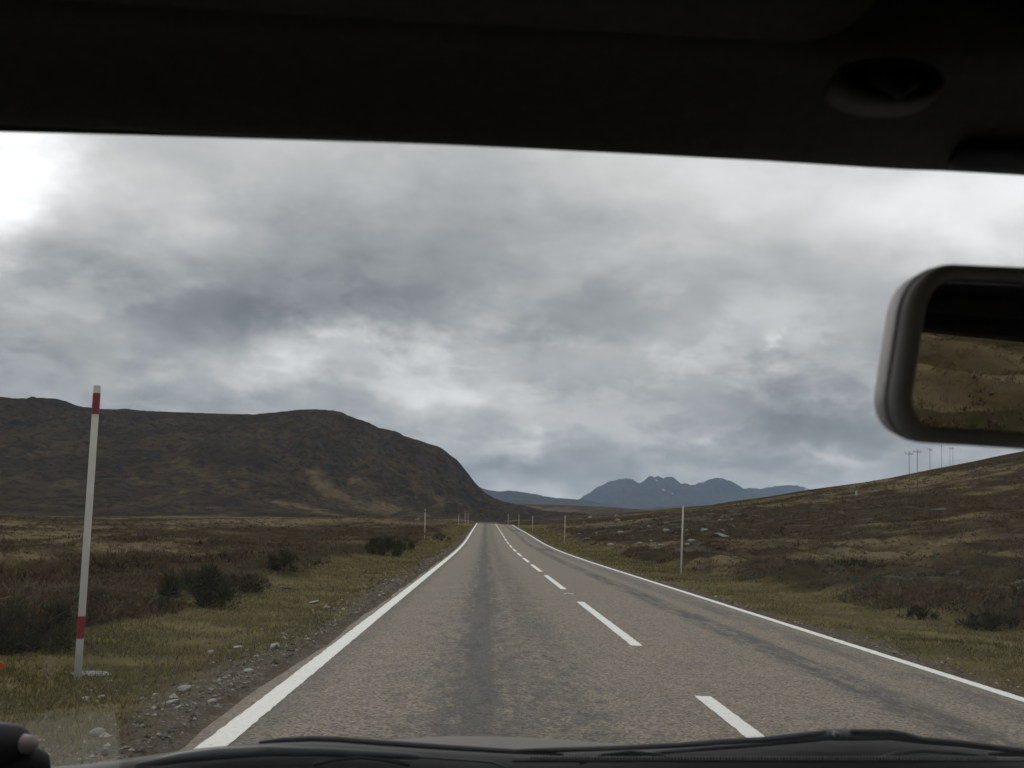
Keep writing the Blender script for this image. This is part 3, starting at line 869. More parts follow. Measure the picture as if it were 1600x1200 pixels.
# ------------------------------------------------------------------ bushes
def bush(px, py, w, h, label, dens=2600, seed=0, pal=None, y=None):
    r = np.random.default_rng(900 + seed)
    x, yv, z = hit(px, py)
    root = thing('bush', label, 'bush', (x, yv, z - .03), 'dark bushes on the moor edge')
    mb = MB()
    for k in range(9):
        a = r.uniform(0, 6.28); q = r.uniform(.25, .8)
        e = Vector((math.cos(a) * w * .5 * q, math.sin(a) * w * .4 * q, h * r.uniform(.55, .95)))
        mb.tube([(0.03 * math.cos(a), .03 * math.sin(a), 0), e * .5 + Vector((0, 0, h * .12)), e], [.018, .012, .004], 5)
    mb.build('stem', M_wood, root)
    nl = 16
    cen = np.stack([r.uniform(-.42, .42, nl) * w, r.uniform(-.35, .35, nl) * w, r.uniform(.12, .72, nl) * h], 1)
    cen[:, 2] *= 1 - .55 * (np.abs(cen[:, 0]) / (w * .5)) ** 2
    lr = r.uniform(.10, .24, nl) * h * 1.15
    li = r.integers(0, nl, dens)
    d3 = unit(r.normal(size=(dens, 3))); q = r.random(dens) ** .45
    base = cen[li] + d3 * (lr[li] * q)[:, None]; base[:, 2] = np.maximum(base[:, 2], .01)
    dr = unit(d3 + np.array([0, 0, .9]) + r.normal(0, .5, (dens, 3)))
    pal = pal or [(.018, .020, .011), (.032, .034, .017), (.050, .050, .024), (.078, .070, .036)]
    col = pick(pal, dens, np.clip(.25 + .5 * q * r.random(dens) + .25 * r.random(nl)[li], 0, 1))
    L = h * r.uniform(.05, .16, dens); wd = L * r.uniform(.22, .4, dens)
    side = unit(np.cross(dr, r.normal(size=(dens, 3))))
    V = np.empty((dens, 3, 3)); V[:, 0] = base - side * wd[:, None] * .5; V[:, 1] = base + side * wd[:, None] * .5; V[:, 2] = base + dr * L[:, None]
    link('foliage', mesh_np('foliage', V.reshape(-1, 3), np.arange(3 * dens).reshape(-1, 3), M_leaf, False, cols=np.repeat(col, 3, 0)), root)
    return root
bush(318, 948, 1.12, .70, 'large dark gorse bush at the edge of the left verge beyond the first pole', 4200, 1)
bush(385, 925, .75, .46, 'brownish low bush touching the right flank of the large gorse bush', 2200, 2, [(.036, .026, .016), (.058, .043, .025), (.085, .066, .036)])
bush(52, 1008, .85, .52, 'dark low bush behind the foot of the nearest snow pole', 3200, 3)
bush(-10, 1020, .6, .5, 'dark bush cut by the left edge of the picture', 2200, 4)
bush(440, 892, .8, .55, 'dark green round bush standing between the gorse and the second left pole', 2200, 5)
bush(598, 868, 1.5, 1.0, 'dark bush just before the second pole of the left verge', 2600, 6)
bush(632, 860, 1.2, .8, 'smaller bush under the second pole of the left verge', 1800, 7)
bush(1545, 985, .8, .45, 'dark heather bush also standing for overhang shade on the bank at the end of the right verge', 2400, 8, [(.026, .021, .014), (.046, .037, .023), (.075, .062, .038)])  # dark heather clump that also stands in for shadow under the overhanging bank
bush(1440, 968, .7, .32, 'low dark heather bush also standing for overhang shade along the top of the right verge', 1800, 9, [(.026, .021, .014), (.046, .037, .023), (.075, .062, .038)])  # its dark mass also replaces shade beneath the bank's overhang
bush(690, 845, 1.6, .8, 'low bush beside the grass just before the far left poles', 1200, 10)

# ------------------------------------------------------------------ stones and boulders
stone_me = [rock_shape(30 + k, 2, .55) for k in range(5)]
for m in stone_me: m.materials.append(M_stone)
STONES = [(445, 920, 22, 'flat white stone in the grass midway along the left verge'), (492, 943, 22, 'flat grey slab in the grass near the road on the left verge'),
          (330, 1020, 13, 'white pebble in the turf above the rubble heap'), (372, 1013, 17, 'pale broken stone at the lip of the left gravel strip'),
          (428, 1013, 24, 'long pale stone lying along the left gravel strip'), (268, 1100, 30, 'largest tan stone of the rubble heap on the left verge'),
          (290, 1080, 26, 'long pale stone on top of the rubble heap on the left verge'), (330, 1078, 11, 'small bright white stone right of the rubble heap'),
          (330, 1098, 18, 'brownish stone at the right end of the rubble heap'), (242, 1088, 14, 'small pale stone at the left end of the rubble heap'),
          (278, 1106, 12, 'small white stone below the tan stone of the rubble heap'), (172, 1066, 10, 'little white stone just right of the nearest pole foot'),
          (152, 1147, 26, 'pale flat stone low in the left corner of the verge'), (388, 1050, 18, 'grey stone half sunk between rubble heap and edge line'),
          (372, 1062, 8, 'tiny white stone beside the half sunk grey stone'), (652, 813, 10, 'white boulder far out on the left moor behind the second pole'),
          (160, 1092, 16, 'grey stone among the scattered stones below the nearest pole'), (135, 1093, 16, 'darker stone left of the scattered stones below the nearest pole')]
for i, (px, py, wpx, lab) in enumerate(STONES):
    x, yv, z = hit(px, py)
    o = tag(link('stone', stone_me[i % 5]), lab, 'stone', 'loose stones on the left verge')
    k = wpx * math.hypot(x, yv) / F_PX * .5
    o.location = (x, yv, z + k * .16); o.scale = (k, k * random.uniform(.6, .9), k * (random.uniform(.75, 1.15) if i > 1 else .38)); o.rotation_euler = (random.uniform(-.2, .2), random.uniform(-.2, .2), random.uniform(-.5, .5))
for i in range(34):                                                   # the small stones nobody could single out
    u_ = random.random()
    px, py = random.uniform(110, 360), random.uniform(1070, 1135)
    if i % 3 == 0: px, py = random.uniform(300, 560), 0
    if py == 0: py = 1128 - (px - 300) * .52 + random.uniform(-45, -8)
    x, yv, z = hit(px, py)
    if x > -1.75: continue
    o = tag(link('stone', stone_me[i % 5]), 'small pale stone scattered in the gravel and turf of the left verge', 'stone', 'small stones scattered on the left verge')
    k = random.uniform(3, 7 if i % 3 == 0 else 11) * math.hypot(x, yv) / F_PX * .5
    o.location = (x, yv, z + k * .2); o.scale = (k, k * .8, k * .7); o.rotation_euler = (0, 0, random.uniform(0, 6))

bld_me = [rock_shape(60 + k, 2, .7) for k in range(4)]
for m in bld_me: m.materials.append(M_boulder)
flat = tag(link('stone', bld_me[2]), 'flat grey slab at the foot of the nearest snow pole', 'stone', 'loose stones on the left verge')
x, yv, z = hit(150, 1054); flat.location = (x, yv, z + .01); flat.scale = (.20, .12, .022); flat.rotation_euler = (0, 0, .2)
BOULD = [(1125, 838, 26, 'grey lichened boulder right of the first right hand pole'), (1100, 830, 18, 'smaller boulder tucked behind the lichened boulder by the pole'),
         (1082, 846, 16, 'boulder at the right side of the first right hand pole'), (1031, 853, 17, 'pale grey boulder at the foot of the rocky knoll'),
         (1018, 846, 12, 'upright pale boulder above the pale grey one on the knoll foot'), (1000, 850, 14, 'rounded boulder low on the left of the knoll'),
         (955, 852, 14, 'squat grey boulder near the end of the knoll by the verge'), (985, 815, 12, 'boulder high on the crest of the rocky knoll'),
         (1025, 812, 12, 'boulder on the knoll crest just left of the pole top'), (1040, 830, 16, 'broad boulder halfway up the knoll left of the pole'),
         (970, 832, 12, 'boulder halfway up the knoll on its left side'), (917, 842, 12, 'lone pale boulder beside the second right hand pole')]
for i, (px, py, wpx, lab) in enumerate(BOULD):
    x, yv, z = hit(px, py)
    k = wpx * math.hypot(x, yv) / F_PX * .5
    o = tag(link('boulder', bld_me[i % 4]), lab, 'boulder', 'boulders on the rocky knoll')
    o.location = (x, yv, z + k * .1); o.scale = (k, k * .8, k * .62); o.rotation_euler = (0, 0, random.uniform(-.6, .6))

for i in range(26):
    px, py = random.uniform(900, 1150), random.uniform(806, 858)
    x, yv, z = hit(px, py)
    if float(moor(np.array([x]), np.array([yv]))[0]) < .6: continue
    k = random.uniform(5, 11) * math.hypot(x, yv) / F_PX * .5
    o = tag(link('boulder', bld_me[i % 4]), 'small grey rock half buried in the heather of the rocky knoll', 'boulder', 'small rocks on the knoll')
    o.location = (x, yv, z + k * .15); o.scale = (k, k * .8, k * random.uniform(.5, .9)); o.rotation_euler = (0, 0, random.uniform(-.8, .8))

# ------------------------------------------------------------------ snow poles
def ring_pts(rad, z, n=10): return [(math.cos(2 * math.pi * k / n) * rad, math.sin(2 * math.pi * k / n) * rad, z) for k in range(n)]
def make_pole(height):
    root = thing('snow_pole', '-', 'snow pole', (0, 0, 0), 'snow poles along the road verges')
    m = MB(); m.loft([ring_pts(.030, -.25), ring_pts(.030, .25), ring_pts(.0285, height - .055)]); m.build('shaft', M_pole, root, True)
    m = MB(); m.loft([ring_pts(.0287, height - .0545), ring_pts(.0287, height - .004), ring_pts(.022, height)]); m.build('cap', M_poletop, root)
    for zz in (height - .215, .285):
        m = MB(); m.loft([ring_pts(.0312, zz), ring_pts(.0312, zz + .155)]); m.build('red_band', M_red, root)
    return root
def copy_thing(src):
    o = src.copy(); COL.objects.link(o)
    for c_ in src.children:
        d_ = c_.copy(); COL.objects.link(d_); d_.parent = o
        for e_ in c_.children:
            f_ = e_.copy(); COL.objects.link(f_); f_.parent = d_
    return o
pole0 = make_pole(2.1)
POLES = [(121, 1062, 152, 602, None, 'nearest snow pole on the left verge with two red bands'),
         (663.5, 842, 664.5, 796, None, 'second snow pole on the left verge beside a dark bush'),
         (716, 824, 717, 802, None, 'third snow pole of the left verge near the road crest'),
         (727, 815, 727, 799, 160, 'fourth snow pole of the left verge just under the crest'),
         (731.5, 813, 731.5, 800, 172, 'farthest snow pole of the left verge at the crest'),
         (1064, 898, 1067.5, 790, None, 'nearest snow pole on the right verge before the rocky knoll'),
         (882, 850, 883, 806, None, 'second snow pole on the right verge beside rough heather'),
         (832, 831, 832.5, 806, None, 'third snow pole of the right verge left of the dark plantation'),
         (811, 820, 811, 804, 150, 'fourth snow pole of the right verge close to the road crest'),
         (794, 818, 794, 803, 176, 'farthest snow pole of the right verge beyond the crest')]
for i, (bx, by, tx, ty, yy, lab) in enumerate(POLES):
    if yy is None: x, yv, z = hit(bx, by, 3, 170)
    else:
        x = float(at_y(bx, by, yy)[0]); yv = yy; z = gz_at(x, yv)
    o = pole0 if i == 0 else copy_thing(pole0 if i <= 5 else polR)
    o['label'] = lab
    if i == 5:
        for c_ in [c_ for c_ in o.children if c_.name.startswith('red_band')]: bpy.data.objects.remove(c_)
        polR = o
    tp = at_y(tx, ty, yv)
    L = Vector((tp[0] - x, 0, tp[2] - z))
    o.location = (x, yv, z)
    o.rotation_mode = 'QUATERNION'; o.rotation_quaternion = Vector((0, 0, 1)).rotation_difference(L.normalized())
    k = L.length / 2.1
    o.scale = (max(1, k * .9) if i else .98, max(1, k * .9) if i else .98, k)

# ------------------------------------------------------------------ power line on the right hill
def make_power_pole():
    root = thing('power_pole', '-', 'power pole', (0, 0, 0), 'wooden power poles on the right hillside')
    m = MB(); m.loft([ring_pts(.085, -.6), ring_pts(.06, 8.6), ring_pts(.03, 8.66)]); m.build('shaft', M_timber, root, True)
    arm = MB(); arm.box((-1.1, -.05, 8.04), (1.1, .05, 8.12)); a = arm.build('crossarm', M_timber, root)
    for xx in (-1.05, 0.35, 1.05):
        q = MB(); q.loft([ring_pts(.05, 0), ring_pts(.085, .08), ring_pts(.05, .16), ring_pts(.08, .22), ring_pts(.03, .32)]); o = q.build('insulator', M_ceramic, a); o.location = (xx, 0, 8.132)
    return root
pp0 = make_power_pole()
PP = [(1421, 776, 733, 'lowest power pole seen against the heather slope, left of its neighbour'), (1434, 779, 737, 'tall power pole against the slope, second from the mountains'),
      (1453.5, 757, 722, 'power pole with crossarm breaking the skyline of the right hill'), (1471.5, 741, 711, 'power pole with crossarm standing above the skyline bump'),
      (1484.5, 726, 698, 'power pole on the skyline just under the car mirror, left of a pair'), (1489, 725, 698, 'power pole on the skyline just under the car mirror, right of a pair')]
for i, (px, by, ty, lab) in enumerate(PP):
    x, yv, z = hit(px, by, 3, 900)
    if yv > 560: yv = 430.0; x = float(at_y(px, by, yv)[0]); z = gz_at(x, yv)
    o = pp0 if i == 0 else copy_thing(pp0)
    o['label'] = lab; o.location = (x, yv, z)
    top = at_y(px, ty, yv)[2]
    k = (top - z) / 8.66
    o.scale = (max(.45, min(1.4, k * .6)),) * 2 + (max(.6, min(1.8, k)),); o.rotation_euler = (0, 0, .25 + .1 * i)
x, yv, z = hit(1338, 775, 3, 900)
k = math.hypot(x, yv) / F_PX
m = MB(); m.loft([ring_pts(1.9 * k, -.3, 6), ring_pts(1.7 * k, 5 * k, 6), ring_pts(1.1 * k, 8 * k, 6)])
o = m.build('cairn', M_stone); o.location = (x, yv, z); tag(o, 'small pale marker cairn high on the right hill', 'cairn')

# dark plantation in the valley beyond the crest
fv, ff, fc = [], [], []
R9 = np.random.default_rng(5)
cnt = 0
for k in range(420):
    yv = R9.uniform(1330, 1520)
    px = 838 + 66 * R9.random() ** .8
    x = float(at_y(px, 811, yv)[0])
    zt = float(at_y(px, 812.5 - (px - 838) * .035 - (yv - 1330) * .02, yv)[2])
    hh = R9.uniform(3.5, 7.5) * (.55 + .45 * min(1, (px - 832) / 30))
    rd = hh * R9.uniform(.22, .32)
    for lv in range(3):
        z0 = zt + hh * lv * .28; r0 = rd * (1 - lv * .25); bidx = len(fv)
        for q in range(6):
            a = q * 1.047 + R9.uniform(-.3, .3); fv.append((x + math.cos(a) * r0 * R9.uniform(.7, 1.2), yv + math.sin(a) * r0, z0 + R9.uniform(-.3, .3)))
        fv.append((x, yv, z0 + hh * .46))
        for q in range(6): ff.append((bidx + q, bidx + (q + 1) % 6, bidx + 6))
        t = R9.uniform(.6, 1.2); fc += [(.012 * t, .020 * t, .014 * t)] * 7
link('conifer_plantation', mesh_np('conifer_plantation', fv, np.array(ff), M_leaf, False, cols=np.array(fc)), kind='stuff')

# ------------------------------------------------------------------ the car we sit in
car = thing('car', 'dark car interior seen from the passenger seat, framing the road ahead', 'car', (0, 0, 0))
CX, XL, XR = .31, -.60, 1.22                                          # middle and inner sides of the cabin
T0, T1 = np.array([0, .545, 1.432]), np.array([0, 1.22, .925])       # top and foot of the windscreen (y, z)
wn_ = np.array([0, -(T0[2] - T1[2]), -(T1[1] - T0[1])]); wn_ /= np.linalg.norm(wn_)   # inner normal of the glass
def screen_pt(x, t, off=0.0):
    bow = -.06 * ((x - CX) / .9) ** 2
    q = T0 * (1 - t) + T1 * t
    return (x, q[1] + bow + wn_[1] * off, q[2] + wn_[2] * off)
# windscreen: 5 mm of glass
rings = []
nxg, ntg = 24, 10
for off in (0.0, -.005):
    rings.append([screen_pt(XL + (XR - XL) * i / nxg, -.06 + 1.12 * j / ntg, off) for i in range(nxg + 1) for j in range(ntg + 1)])
gf = grid_faces(nxg + 1, ntg + 1); nv = len(rings[0])
edge = []
for i in range(nxg): edge += [(i * (ntg + 1), (i + 1) * (ntg + 1), (i + 1) * (ntg + 1) + nv, i * (ntg + 1) + nv), (i * (ntg + 1) + ntg, (i + 1) * (ntg + 1) + ntg, (i + 1) * (ntg + 1) + ntg + nv, i * (ntg + 1) + ntg + nv)]
m = MB(); m.add(rings[0] + rings[1], [tuple(q) for q in gf] + [tuple(q + nv)[::-1] for q in gf] + edge)
m.build('windscreen', M_glass, car, True)

# header rail: where its lower edge shows against the sky
edge_px = [(-150, 197), (0, 202), (200, 207), (400, 213), (600, 219), (800, 226), (1000, 234), (1200, 243), (1320, 250), (1420, 256), (1500, 258.5), (1600, 264), (1800, 276)]
def header_edge(px): return np.interp(px, [e[0] for e in edge_px], [e[1] for e in edge_px])
# black enamel strip along the glass top with its toothed lower edge
def on_glass(px, py):
    d = ray(px, py); o_ = np.array([0, 0, EYE]); x = 0.0
    for _ in range(4):
        p0 = np.array(screen_pt(x, 0.0)); t = ((p0 - o_) @ wn_) / (d @ wn_); q = o_ + d * t; x = q[0]
    return q
m = MB(); vs, fs = [], []
tooth_px = np.arange(-420, 2500, 2.1)
for i, px in enumerate(tooth_px):
    q = on_glass(px, header_edge(px) + 1.0 + (1.6 if i % 2 else 0.0))
    u_ = np.array([0, T0[1] - T1[1], T0[2] - T1[2]]); u_ /= np.linalg.norm(u_)
    vs += [tuple(q + u_ * .07 + wn_ * .0015), tuple(q + wn_ * .0015)]
for i in range(len(tooth_px) - 1): fs.append((2 * i, 2 * i + 1, 2 * i + 3, 2 * i + 2))
m.add(vs, fs); m.build('frit_band', M_frit, car)

rings = []
for px in np.linspace(-420, 3000, 60):
    a = at_y(px, header_edge(px) - max(0, px - 1800) * -.045, .520)
    x, z0 = float(a[0]), float(a[2])
    bow = -.04 * ((x - CX) / .9) ** 2
    prof = [(.540, z0 + .004), (.526, z0 - .0005), (.516, z0 + .001), (.500, z0 + .010), (.482, z0 + .022), (.470, z0 + .0255), (.462, z0 + .026), (.452, z0 + .034), (.44, z0 + .07), (.56, z0 + .07)]
    rings.append([(x, yy + bow, zz) for yy, zz in prof])
m = MB(); m.loft(rings); m.build('header_rail', M_lining, car, True)

# sun visor folded up under the roof, with the clip that holds its end
vis = MB()
def rr_ring(x0, x1, y0, y1, z_at, r, n=6, inset=0.0):
    pts = []
    for (cx_, cy_, a0) in ((x1 - r, y1 - r, 0), (x0 + r, y1 - r, 90), (x0 + r, y0 + r, 180), (x1 - r, y0 + r, 270)):
        for k in range(n + 1):
            a = math.radians(a0 + 90 * k / n)
            xx, yy = cx_ + math.cos(a) * (r - inset), cy_ + math.sin(a) * (r - inset)
            pts.append((xx, yy, z_at(xx, yy)))
    return pts
def zv(off): return lambda xx, yy: 1.452 + (.455 - yy) * .16 + off
vis.loft([rr_ring(-.50, .160, .20, .452, zv(-.009), .03, inset=.012), rr_ring(-.50, .160, .20, .452, zv(-.003), .03, inset=.002), rr_ring(-.50, .160, .20, .452, zv(.006), .03), rr_ring(-.50, .160, .20, .452, zv(.012), .03, inset=.01)])
vis.build('sun_visor', M_lining, car, True)
vis = MB()
vis.loft([rr_ring(.262, .98, .20, .452, zv(-.009), .03, inset=.012), rr_ring(.262, .98, .20, .452, zv(-.003), .03, inset=.002), rr_ring(.262, .98, .20, .452, zv(.006), .03), rr_ring(.262, .98, .20, .452, zv(.012), .03, inset=.01)])
vis.build('sun_visor', M_lining, car, True)
c0 = at_y(1385, 132, .447)
m = MB(); m.loft([[(c0[0] + math.cos(a) * .026 * s_, c0[1] + yy, c0[2] + math.sin(a) * .011 * s_) for a in np.linspace(0, 6.283, 20, endpoint=False)] for s_, yy in ((1.0, .012), (1.0, -.004), (.86, -.009), (.80, -.003), (.78, .008))])
clip = m.build('visor_clip', M_clip, car, True)
m = MB(); m.tube([(c0[0] - .010, c0[1] + .004, c0[2] + .006), (c0[0] - .006, c0[1] - .012, c0[2] - .004), (c0[0], c0[1] - .016, c0[2] - .010), (c0[0] + .006, c0[1] - .012, c0[2] - .004), (c0[0] + .010, c0[1] + .004, c0[2] + .006)], .004, 8)
m.build('hook', M_trim, clip, True)

# roof lining, pillars, doors, rear wall, floor, dashboard
m = MB(); rings = []
for yy, zz in ((.47, 1.478), (.2, 1.515), (-.4, 1.53), (-1.2, 1.50), (-1.55, 1.46)):
    rings.append([(XL + (XR - XL) * t, yy, zz - .05 * (2 * t - 1) ** 4 + k) for k, ts in ((0, np.linspace(0, 1, 9)), (.03, np.linspace(1, 0, 9))) for t in ts])
m.loft(rings); m.build('roof_lining', M_lining, car, True)
for xx, sgn in ((XL, -1), (XR, 1)):
    m = MB(); m.tube([(xx, .50, 1.45), (xx + sgn * .03, .85, 1.20), (xx + sgn * .05, 1.24, .92)], [.045, .045, .06], 8); m.build('front_pillar', M_trim, car, True)
    d_ = thing('door', '', '', (0, 0, 0)); d_.parent = car
    for k in ('label', 'category'): del d_[k]
    q = MB(); q.box((xx - .03 if sgn < 0 else xx, -.75, .28), (xx if sgn < 0 else xx + .03, .98, .98)); q.box((xx - .06 if sgn > 0 else xx, -.6, .55), (xx if sgn > 0 else xx + .06, .7, .62)); q.build('door_panel', M_trim, d_, bevel=.008)
    q = MB(); q.tube([(xx, .95, .99), (xx, .48, 1.375), (xx, -.70, 1.392), (xx, -.78, .99)], .026, 8); q.build('window_frame', M_lining, d_, True)
    q = MB(); q.tube([(xx, .48, 1.40), (xx, -1.5, 1.42)], .032, 8); q.build('roof_rail', M_lining, car, True)
    q = MB(); q.box((xx - .035 if sgn < 0 else xx + .028, -1.5, 1.385), (xx - .028 if sgn < 0 else xx + .035, .50, 1.52)); q.build('side_trim', M_lining, car)
    q = MB(); q.box((xx - .03 if sgn < 0 else xx, -1.55, .28), (xx if sgn < 0 else xx + .03, -.76, 1.44)); q.build('side_panel', M_trim, car)
m = MB(); m.box((XL, -1.6, .2), (XR, -1.55, 1.47)); m.build('rear_panel', M_trim, car)
m = MB(); m.box((XL, -1.6, .16), (XR, 1.0, .2)); m.build('floor_panel', M_dash, car)
m = MB()
rings = []
for x in np.linspace(XL + .02, XR - .02, 30):
    hump = .035 * math.exp(-((x - .68) / .2) ** 2)
    pr = [(.58, .45), (.55, .72), (.58, .80 + hump), (.66, .835 + hump), (.85, .860 + hump * .4), (1.02, .880), (1.13, .888), (1.20, .870), (1.20, .40)]
    rings.append([(x, a, c_) for a, c_ in pr])
m.loft(rings); m.build('dashboard', M_dash, car, True)

# scuttle panel at the foot of the glass (outside) and the bonnet in front of it
sil = [(-60, 1206), (60, 1200), (150, 1192), (240, 1179), (300, 1170), (350, 1165), (420, 1160), (500, 1158), (600, 1166), (760, 1175), (860, 1175), (960, 1171), (1100, 1163), (1200, 1156), (1290, 1148), (1400, 1150), (1450, 1158), (1600, 1175), (1750, 1190), (2600, 1240)]
rings = []
for px in np.linspace(-120, 2600, 46):
    py = np.interp(px, [a[0] for a in sil], [a[1] for a in sil])
    q = at_y(px, py, 1.24)
    rings.append([(q[0], 1.20, q[2] - .10), (q[0], 1.205, q[2] - .012), (q[0], 1.225, q[2] - .002), (q[0], 1.25, q[2] - .002), (q[0], 1.27, q[2] - .02), (q[0], 1.28, q[2] - .12)])
m = MB(); m.loft(rings); m.build('scuttle_panel', M_trim, car, True)
rings = []
for x in np.linspace(-.62, 1.28, 40):
    t = (x - CX) / .95
    pr = []
    for yv, zc in ((1.30, .945), (1.45, .966), (1.65, .965), (1.85, .935), (2.0, .88), (2.1, .78), (2.1, .55), (1.30, .55)):
        pr.append((x, yv - .10 * t * t * (yv > 1.9), zc - .068 - (.30 if x < .05 else .085) * abs((x - .05) / .95) ** 2.0 * (zc > .6)))
    rings.append(pr)
m = MB(); m.loft(rings); m.build('bonnet', M_body, car, True)

# wipers parked along the foot of the glass
YW = 1.17
def wp(px, py, y=YW): return tuple(at_y(px, py - 3, y))
def wiper(blade, blade_r, arm, arm_r, bolt=None, brk=None):
    w = bpy.data.objects.new('wiper', None); COL.objects.link(w); w.parent = car
    q = MB(); q.tube([wp(*c_) for c_ in blade], blade_r, 8, squash=.8); q.build('wiper_blade', M_rubber, w, True)
    q = MB(); q.tube([wp(c_[0], c_[1], YW + .012) for c_ in arm], arm_r, 8, squash=.55); q.build('wiper_arm', M_arm, w, True)
    for bpts in brk or ():
        q = MB(); q.tube([wp(c_[0], c_[1], YW + .006) for c_ in bpts], .0022, 6); q.build('wiper_bracket', M_arm, w, True)
    if bolt:
        q = MB(); c_ = Vector(wp(bolt[0], bolt[1], YW - .004)); q.loft([[(c_.x + math.cos(a) * .0045 * s_, c_.y + dy_, c_.z + math.sin(a) * .0045 * s_) for a in np.linspace(0, 6.283, 6, endpoint=False)] for s_, dy_ in ((1, .012), (1, 0), (.7, -.002))]); q.build('bolt', M_arm, w)
    return w
wiper([(405, 1163), (440, 1159), (490, 1157), (530, 1158.5), (600, 1164), (700, 1171), (800, 1177), (880, 1182)], [.002, .0036, .0040, .0040, .0040, .0038, .0034, .0016],
      [(215, 1199), (280, 1187), (340, 1180), (420, 1176), (520, 1178), (620, 1183), (650, 1185), (660, 1186), (770, 1194), (790, 1203)], [.006, .011, .0125, .011, .009, .0075, .006, .0025, .0025, .002],
      brk=[[(490, 1198), (520, 1190), (560, 1186), (600, 1190), (640, 1198)]])
wiper([(770, 1177), (860, 1175), (960, 1172), (1060, 1167.5), (1130, 1162), (1190, 1159), (1270, 1150), (1290, 1146)], [.0024, .0034, .0034, .0036, .0040, .0040, .0040, .002],
      [(960, 1184), (1080, 1174), (1180, 1166), (1262, 1157), (1290, 1151), (1330, 1151), (1390, 1152), (1440, 1161), (1500, 1166), (1570, 1174), (1660, 1186), (1750, 1202)], [.004, .005, .006, .008, .0115, .0120, .0095, .0058, .0054, .0054, .0052, .005], bolt=(1308, 1153),
      brk=[[(905, 1196), (940, 1183), (985, 1178), (1030, 1182), (1050, 1190)], [(1360, 1193), (1400, 1180), (1440, 1176), (1500, 1180), (1560, 1188)]])
wiper([(1330, 1145.5), (1390, 1146.5), (1412, 1150), (1440, 1158), (1500, 1163), (1570, 1172), (1660, 1183)], [.0032, .0036, .0038, .0036, .0034, .0034, .003],
      [(1545, 1181), (1600, 1183), (1700, 1195), (1800, 1210)], [.003, .005, .006, .006])
# little teeth of the demister grille at the foot of the glass
m = MB()
for px in np.arange(830, 1560, 5.0):
    a = Vector(wp(px, 1186.5 + .0 * px, 1.12)); m.box((a.x - .0009, a.y - .001, a.z - .0035), (a.x + .0009, a.y + .001, a.z + .0012))
a, c_ = Vector(wp(800, 1190, 1.125)), Vector(wp(1600, 1190, 1.125)); m.tube([a, c_], .003, 6)
m.build('demister_grille', M_dash, car)

# rear-view mirror: turned to the driver, so from here it shows the moor beyond the right window
mid_d = ray(1520, 600); mid_d /= np.linalg.norm(mid_d)
out_d = np.array([.885, -.455, -.004]); out_d /= np.linalg.norm(out_d)
mn = out_d - mid_d; mn /= np.linalg.norm(mn)
pc = at_y(1520, 560, .46)
def on_plane(px, py, off=0.0):
    d = ray(px, py); o_ = np.array([0, 0, EYE])
    t = ((pc - o_) @ mn + off) / (d @ mn)
    return o_ + d * t
TL, BL, TR0, BR0 = on_plane(1434, 409), on_plane(1391, 689), on_plane(1600, 416), on_plane(1600, 702)
e2 = TL - BL
e1 = (BR0 - BL); e1 = e1 / np.linalg.norm(e1)
e1t = (TR0 - TL); e1t = e1t / np.linalg.norm(e1t)
WM = .235
def mir_pts(inset, depth, r=.022, n=8, top_extra=0.0):
    """rounded outline of the mirror at a depth behind its face"""
    pts = []
    hh = np.linalg.norm(e2); ih = inset / hh
    for (sx_, sy_, a0) in ((1, 1, 0), (0, 1, 90), (0, 0, 180), (1, 0, 270)):
        for k in range(n + 1):
            a = math.radians(a0 + 90 * k / n)
            u_ = (WM - r if sx_ else r) + math.cos(a) * max(.002, r - inset) if inset >= 0 else (WM - r if sx_ else r) + math.cos(a) * (r - inset)
            v_ = ((hh - r) if sy_ else r) + math.sin(a) * (max(.002, r - inset) if inset >= 0 else (r - inset))
            f_ = v_ / hh
            q = BL + e2 * f_ + (e1 * (1 - f_) + e1t * f_) * u_ - mn * depth
            pts.append(tuple(q))
    return pts
mir = bpy.data.objects.new('rearview_mirror', None); COL.objects.link(mir); mir.parent = car
m = MB(); m.loft([mir_pts(.0072, .004), mir_pts(.0069, -.0015), mir_pts(.0045, -.0025), mir_pts(.0012, -.001), mir_pts(0, .003), mir_pts(0, .006)], cap=False); m.build('bezel', M_bezel, mir, True)
m = MB(); m.loft([mir_pts(.0001, .0061), mir_pts(.0004, .010), mir_pts(.003, .019), mir_pts(.010, .027), mir_pts(.02, .031)]); m.build('mirror_housing', M_house, mir, True)
m = MB(); m.loft([mir_pts(.0074, .0005), mir_pts(.0074, .003)]); m.build('mirror_glass', M_mirror, mir)
mc_ = BL + e2 * .5 + e1 * WM * .8 - mn * .03
m = MB(); m.tube([tuple(mc_), (mc_[0], mc_[1] + .05, mc_[2] + .045), (mc_[0] - .01, mc_[1] + .055, mc_[2] + .09)], .010, 10); m.build('mirror_stalk', M_trim, mir, True)

# overhead bracket at the right end of the header
pA = [at_y(1487, 243, .512), at_y(1640, 252, .512)]
rings = []
for t_, s_ in ((0, .35), (.03, .72), (.09, 1), (.5, 1), (1, 1)):
    q = pA[0] * (1 - t_) + pA[1] * t_
    rings.append([(q[0], q[1] + math.cos(a) * .014 * s_, q[2] + math.sin(a) * .0066 * s_) for a in np.linspace(0, 6.283, 14, endpoint=False)])
m = MB(); m.loft(rings); m.build('overhead_bracket', M_rubber, car, True)

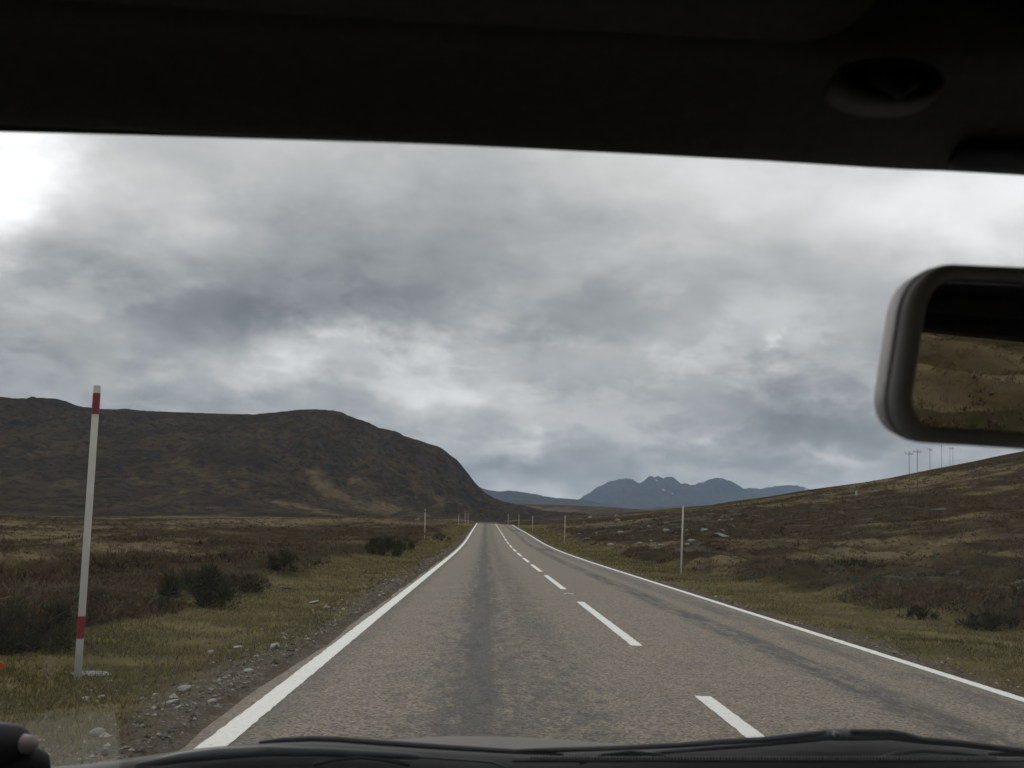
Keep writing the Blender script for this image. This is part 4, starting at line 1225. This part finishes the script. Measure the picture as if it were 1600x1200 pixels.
# a sheet of paper lying on the dashboard: the glass mirrors it faintly low on the left
def glass_reflect(px, py, zp):
    d = ray(px, py); o_ = np.array([0, 0, EYE]); p0 = np.array(screen_pt(CX - .6, .5)); 
    t = ((p0 - o_) @ wn_) / (d @ wn_); q = o_ + d * t
    r_ = d - 2 * (d @ wn_) * wn_
    s_ = (zp - q[2]) / r_[2]
    return q + r_ * s_
zp = .905
c4 = [glass_reflect(*q, zp) for q in ((195, 1096), (195, 1212), (20, 1212), (20, 1096))]
m = MB(); m.loft([[tuple(c_ - np.array([0, 0, .001])) for c_ in c4], [tuple(c_ + np.array([0, 0, .001])) for c_ in c4]])
o = m.build('paper_sheet', M_paper); tag(o, 'sheet of white paper lying on the dashboard under the windscreen', 'paper')

# dark rounded thing in the bottom left corner, and the orange spot above it
gad = thing('dashboard_gadget', 'rounded black gadget with a pale tip in the left corner of the dashboard', 'gadget', tuple(at_y(10, 1212, 1.02)))
L0 = Vector(gad.location)
m = MB(); m.tube([Vector(at_y(a, c_, 1.02)) - L0 for a, c_ in ((-60, 1168), (-20, 1164), (10, 1164), (26, 1166), (38, 1170), (44, 1174))], [.020, .021, .020, .018, .013, .004], 14); m.build('body', M_gadget, gad, True)
m = MB(); m.tube([Vector(at_y(a, c_, 1.015)) - L0 for a, c_ in ((20, 1164), (36, 1162), (50, 1164), (57, 1168))], [.004, .009, .009, .003], 12); m.build('highlight', M_highlight, gad, True)  # pale highlight modelled as a separate light-coloured piece
m = MB(); m.tube([Vector(at_y(a, c_, 1.03)) - L0 for a, c_ in ((-60, 1196), (0, 1192), (40, 1190), (62, 1196), (66, 1210))], [.022, .022, .018, .012, .008], 12); m.build('foot', M_gadget, gad, True)
q = at_y(-1, 1040, 1.06); m = MB(); m.loft([[(q[0] + math.cos(a) * .0045, q[1] + dy_, q[2] + math.sin(a) * .004) for a in np.linspace(0, 6.283, 12, endpoint=False)] for dy_ in (0, .0012)])
m.build('orange_spot', M_orange, car)  # orange disc put in for an orange spot of unclear origin
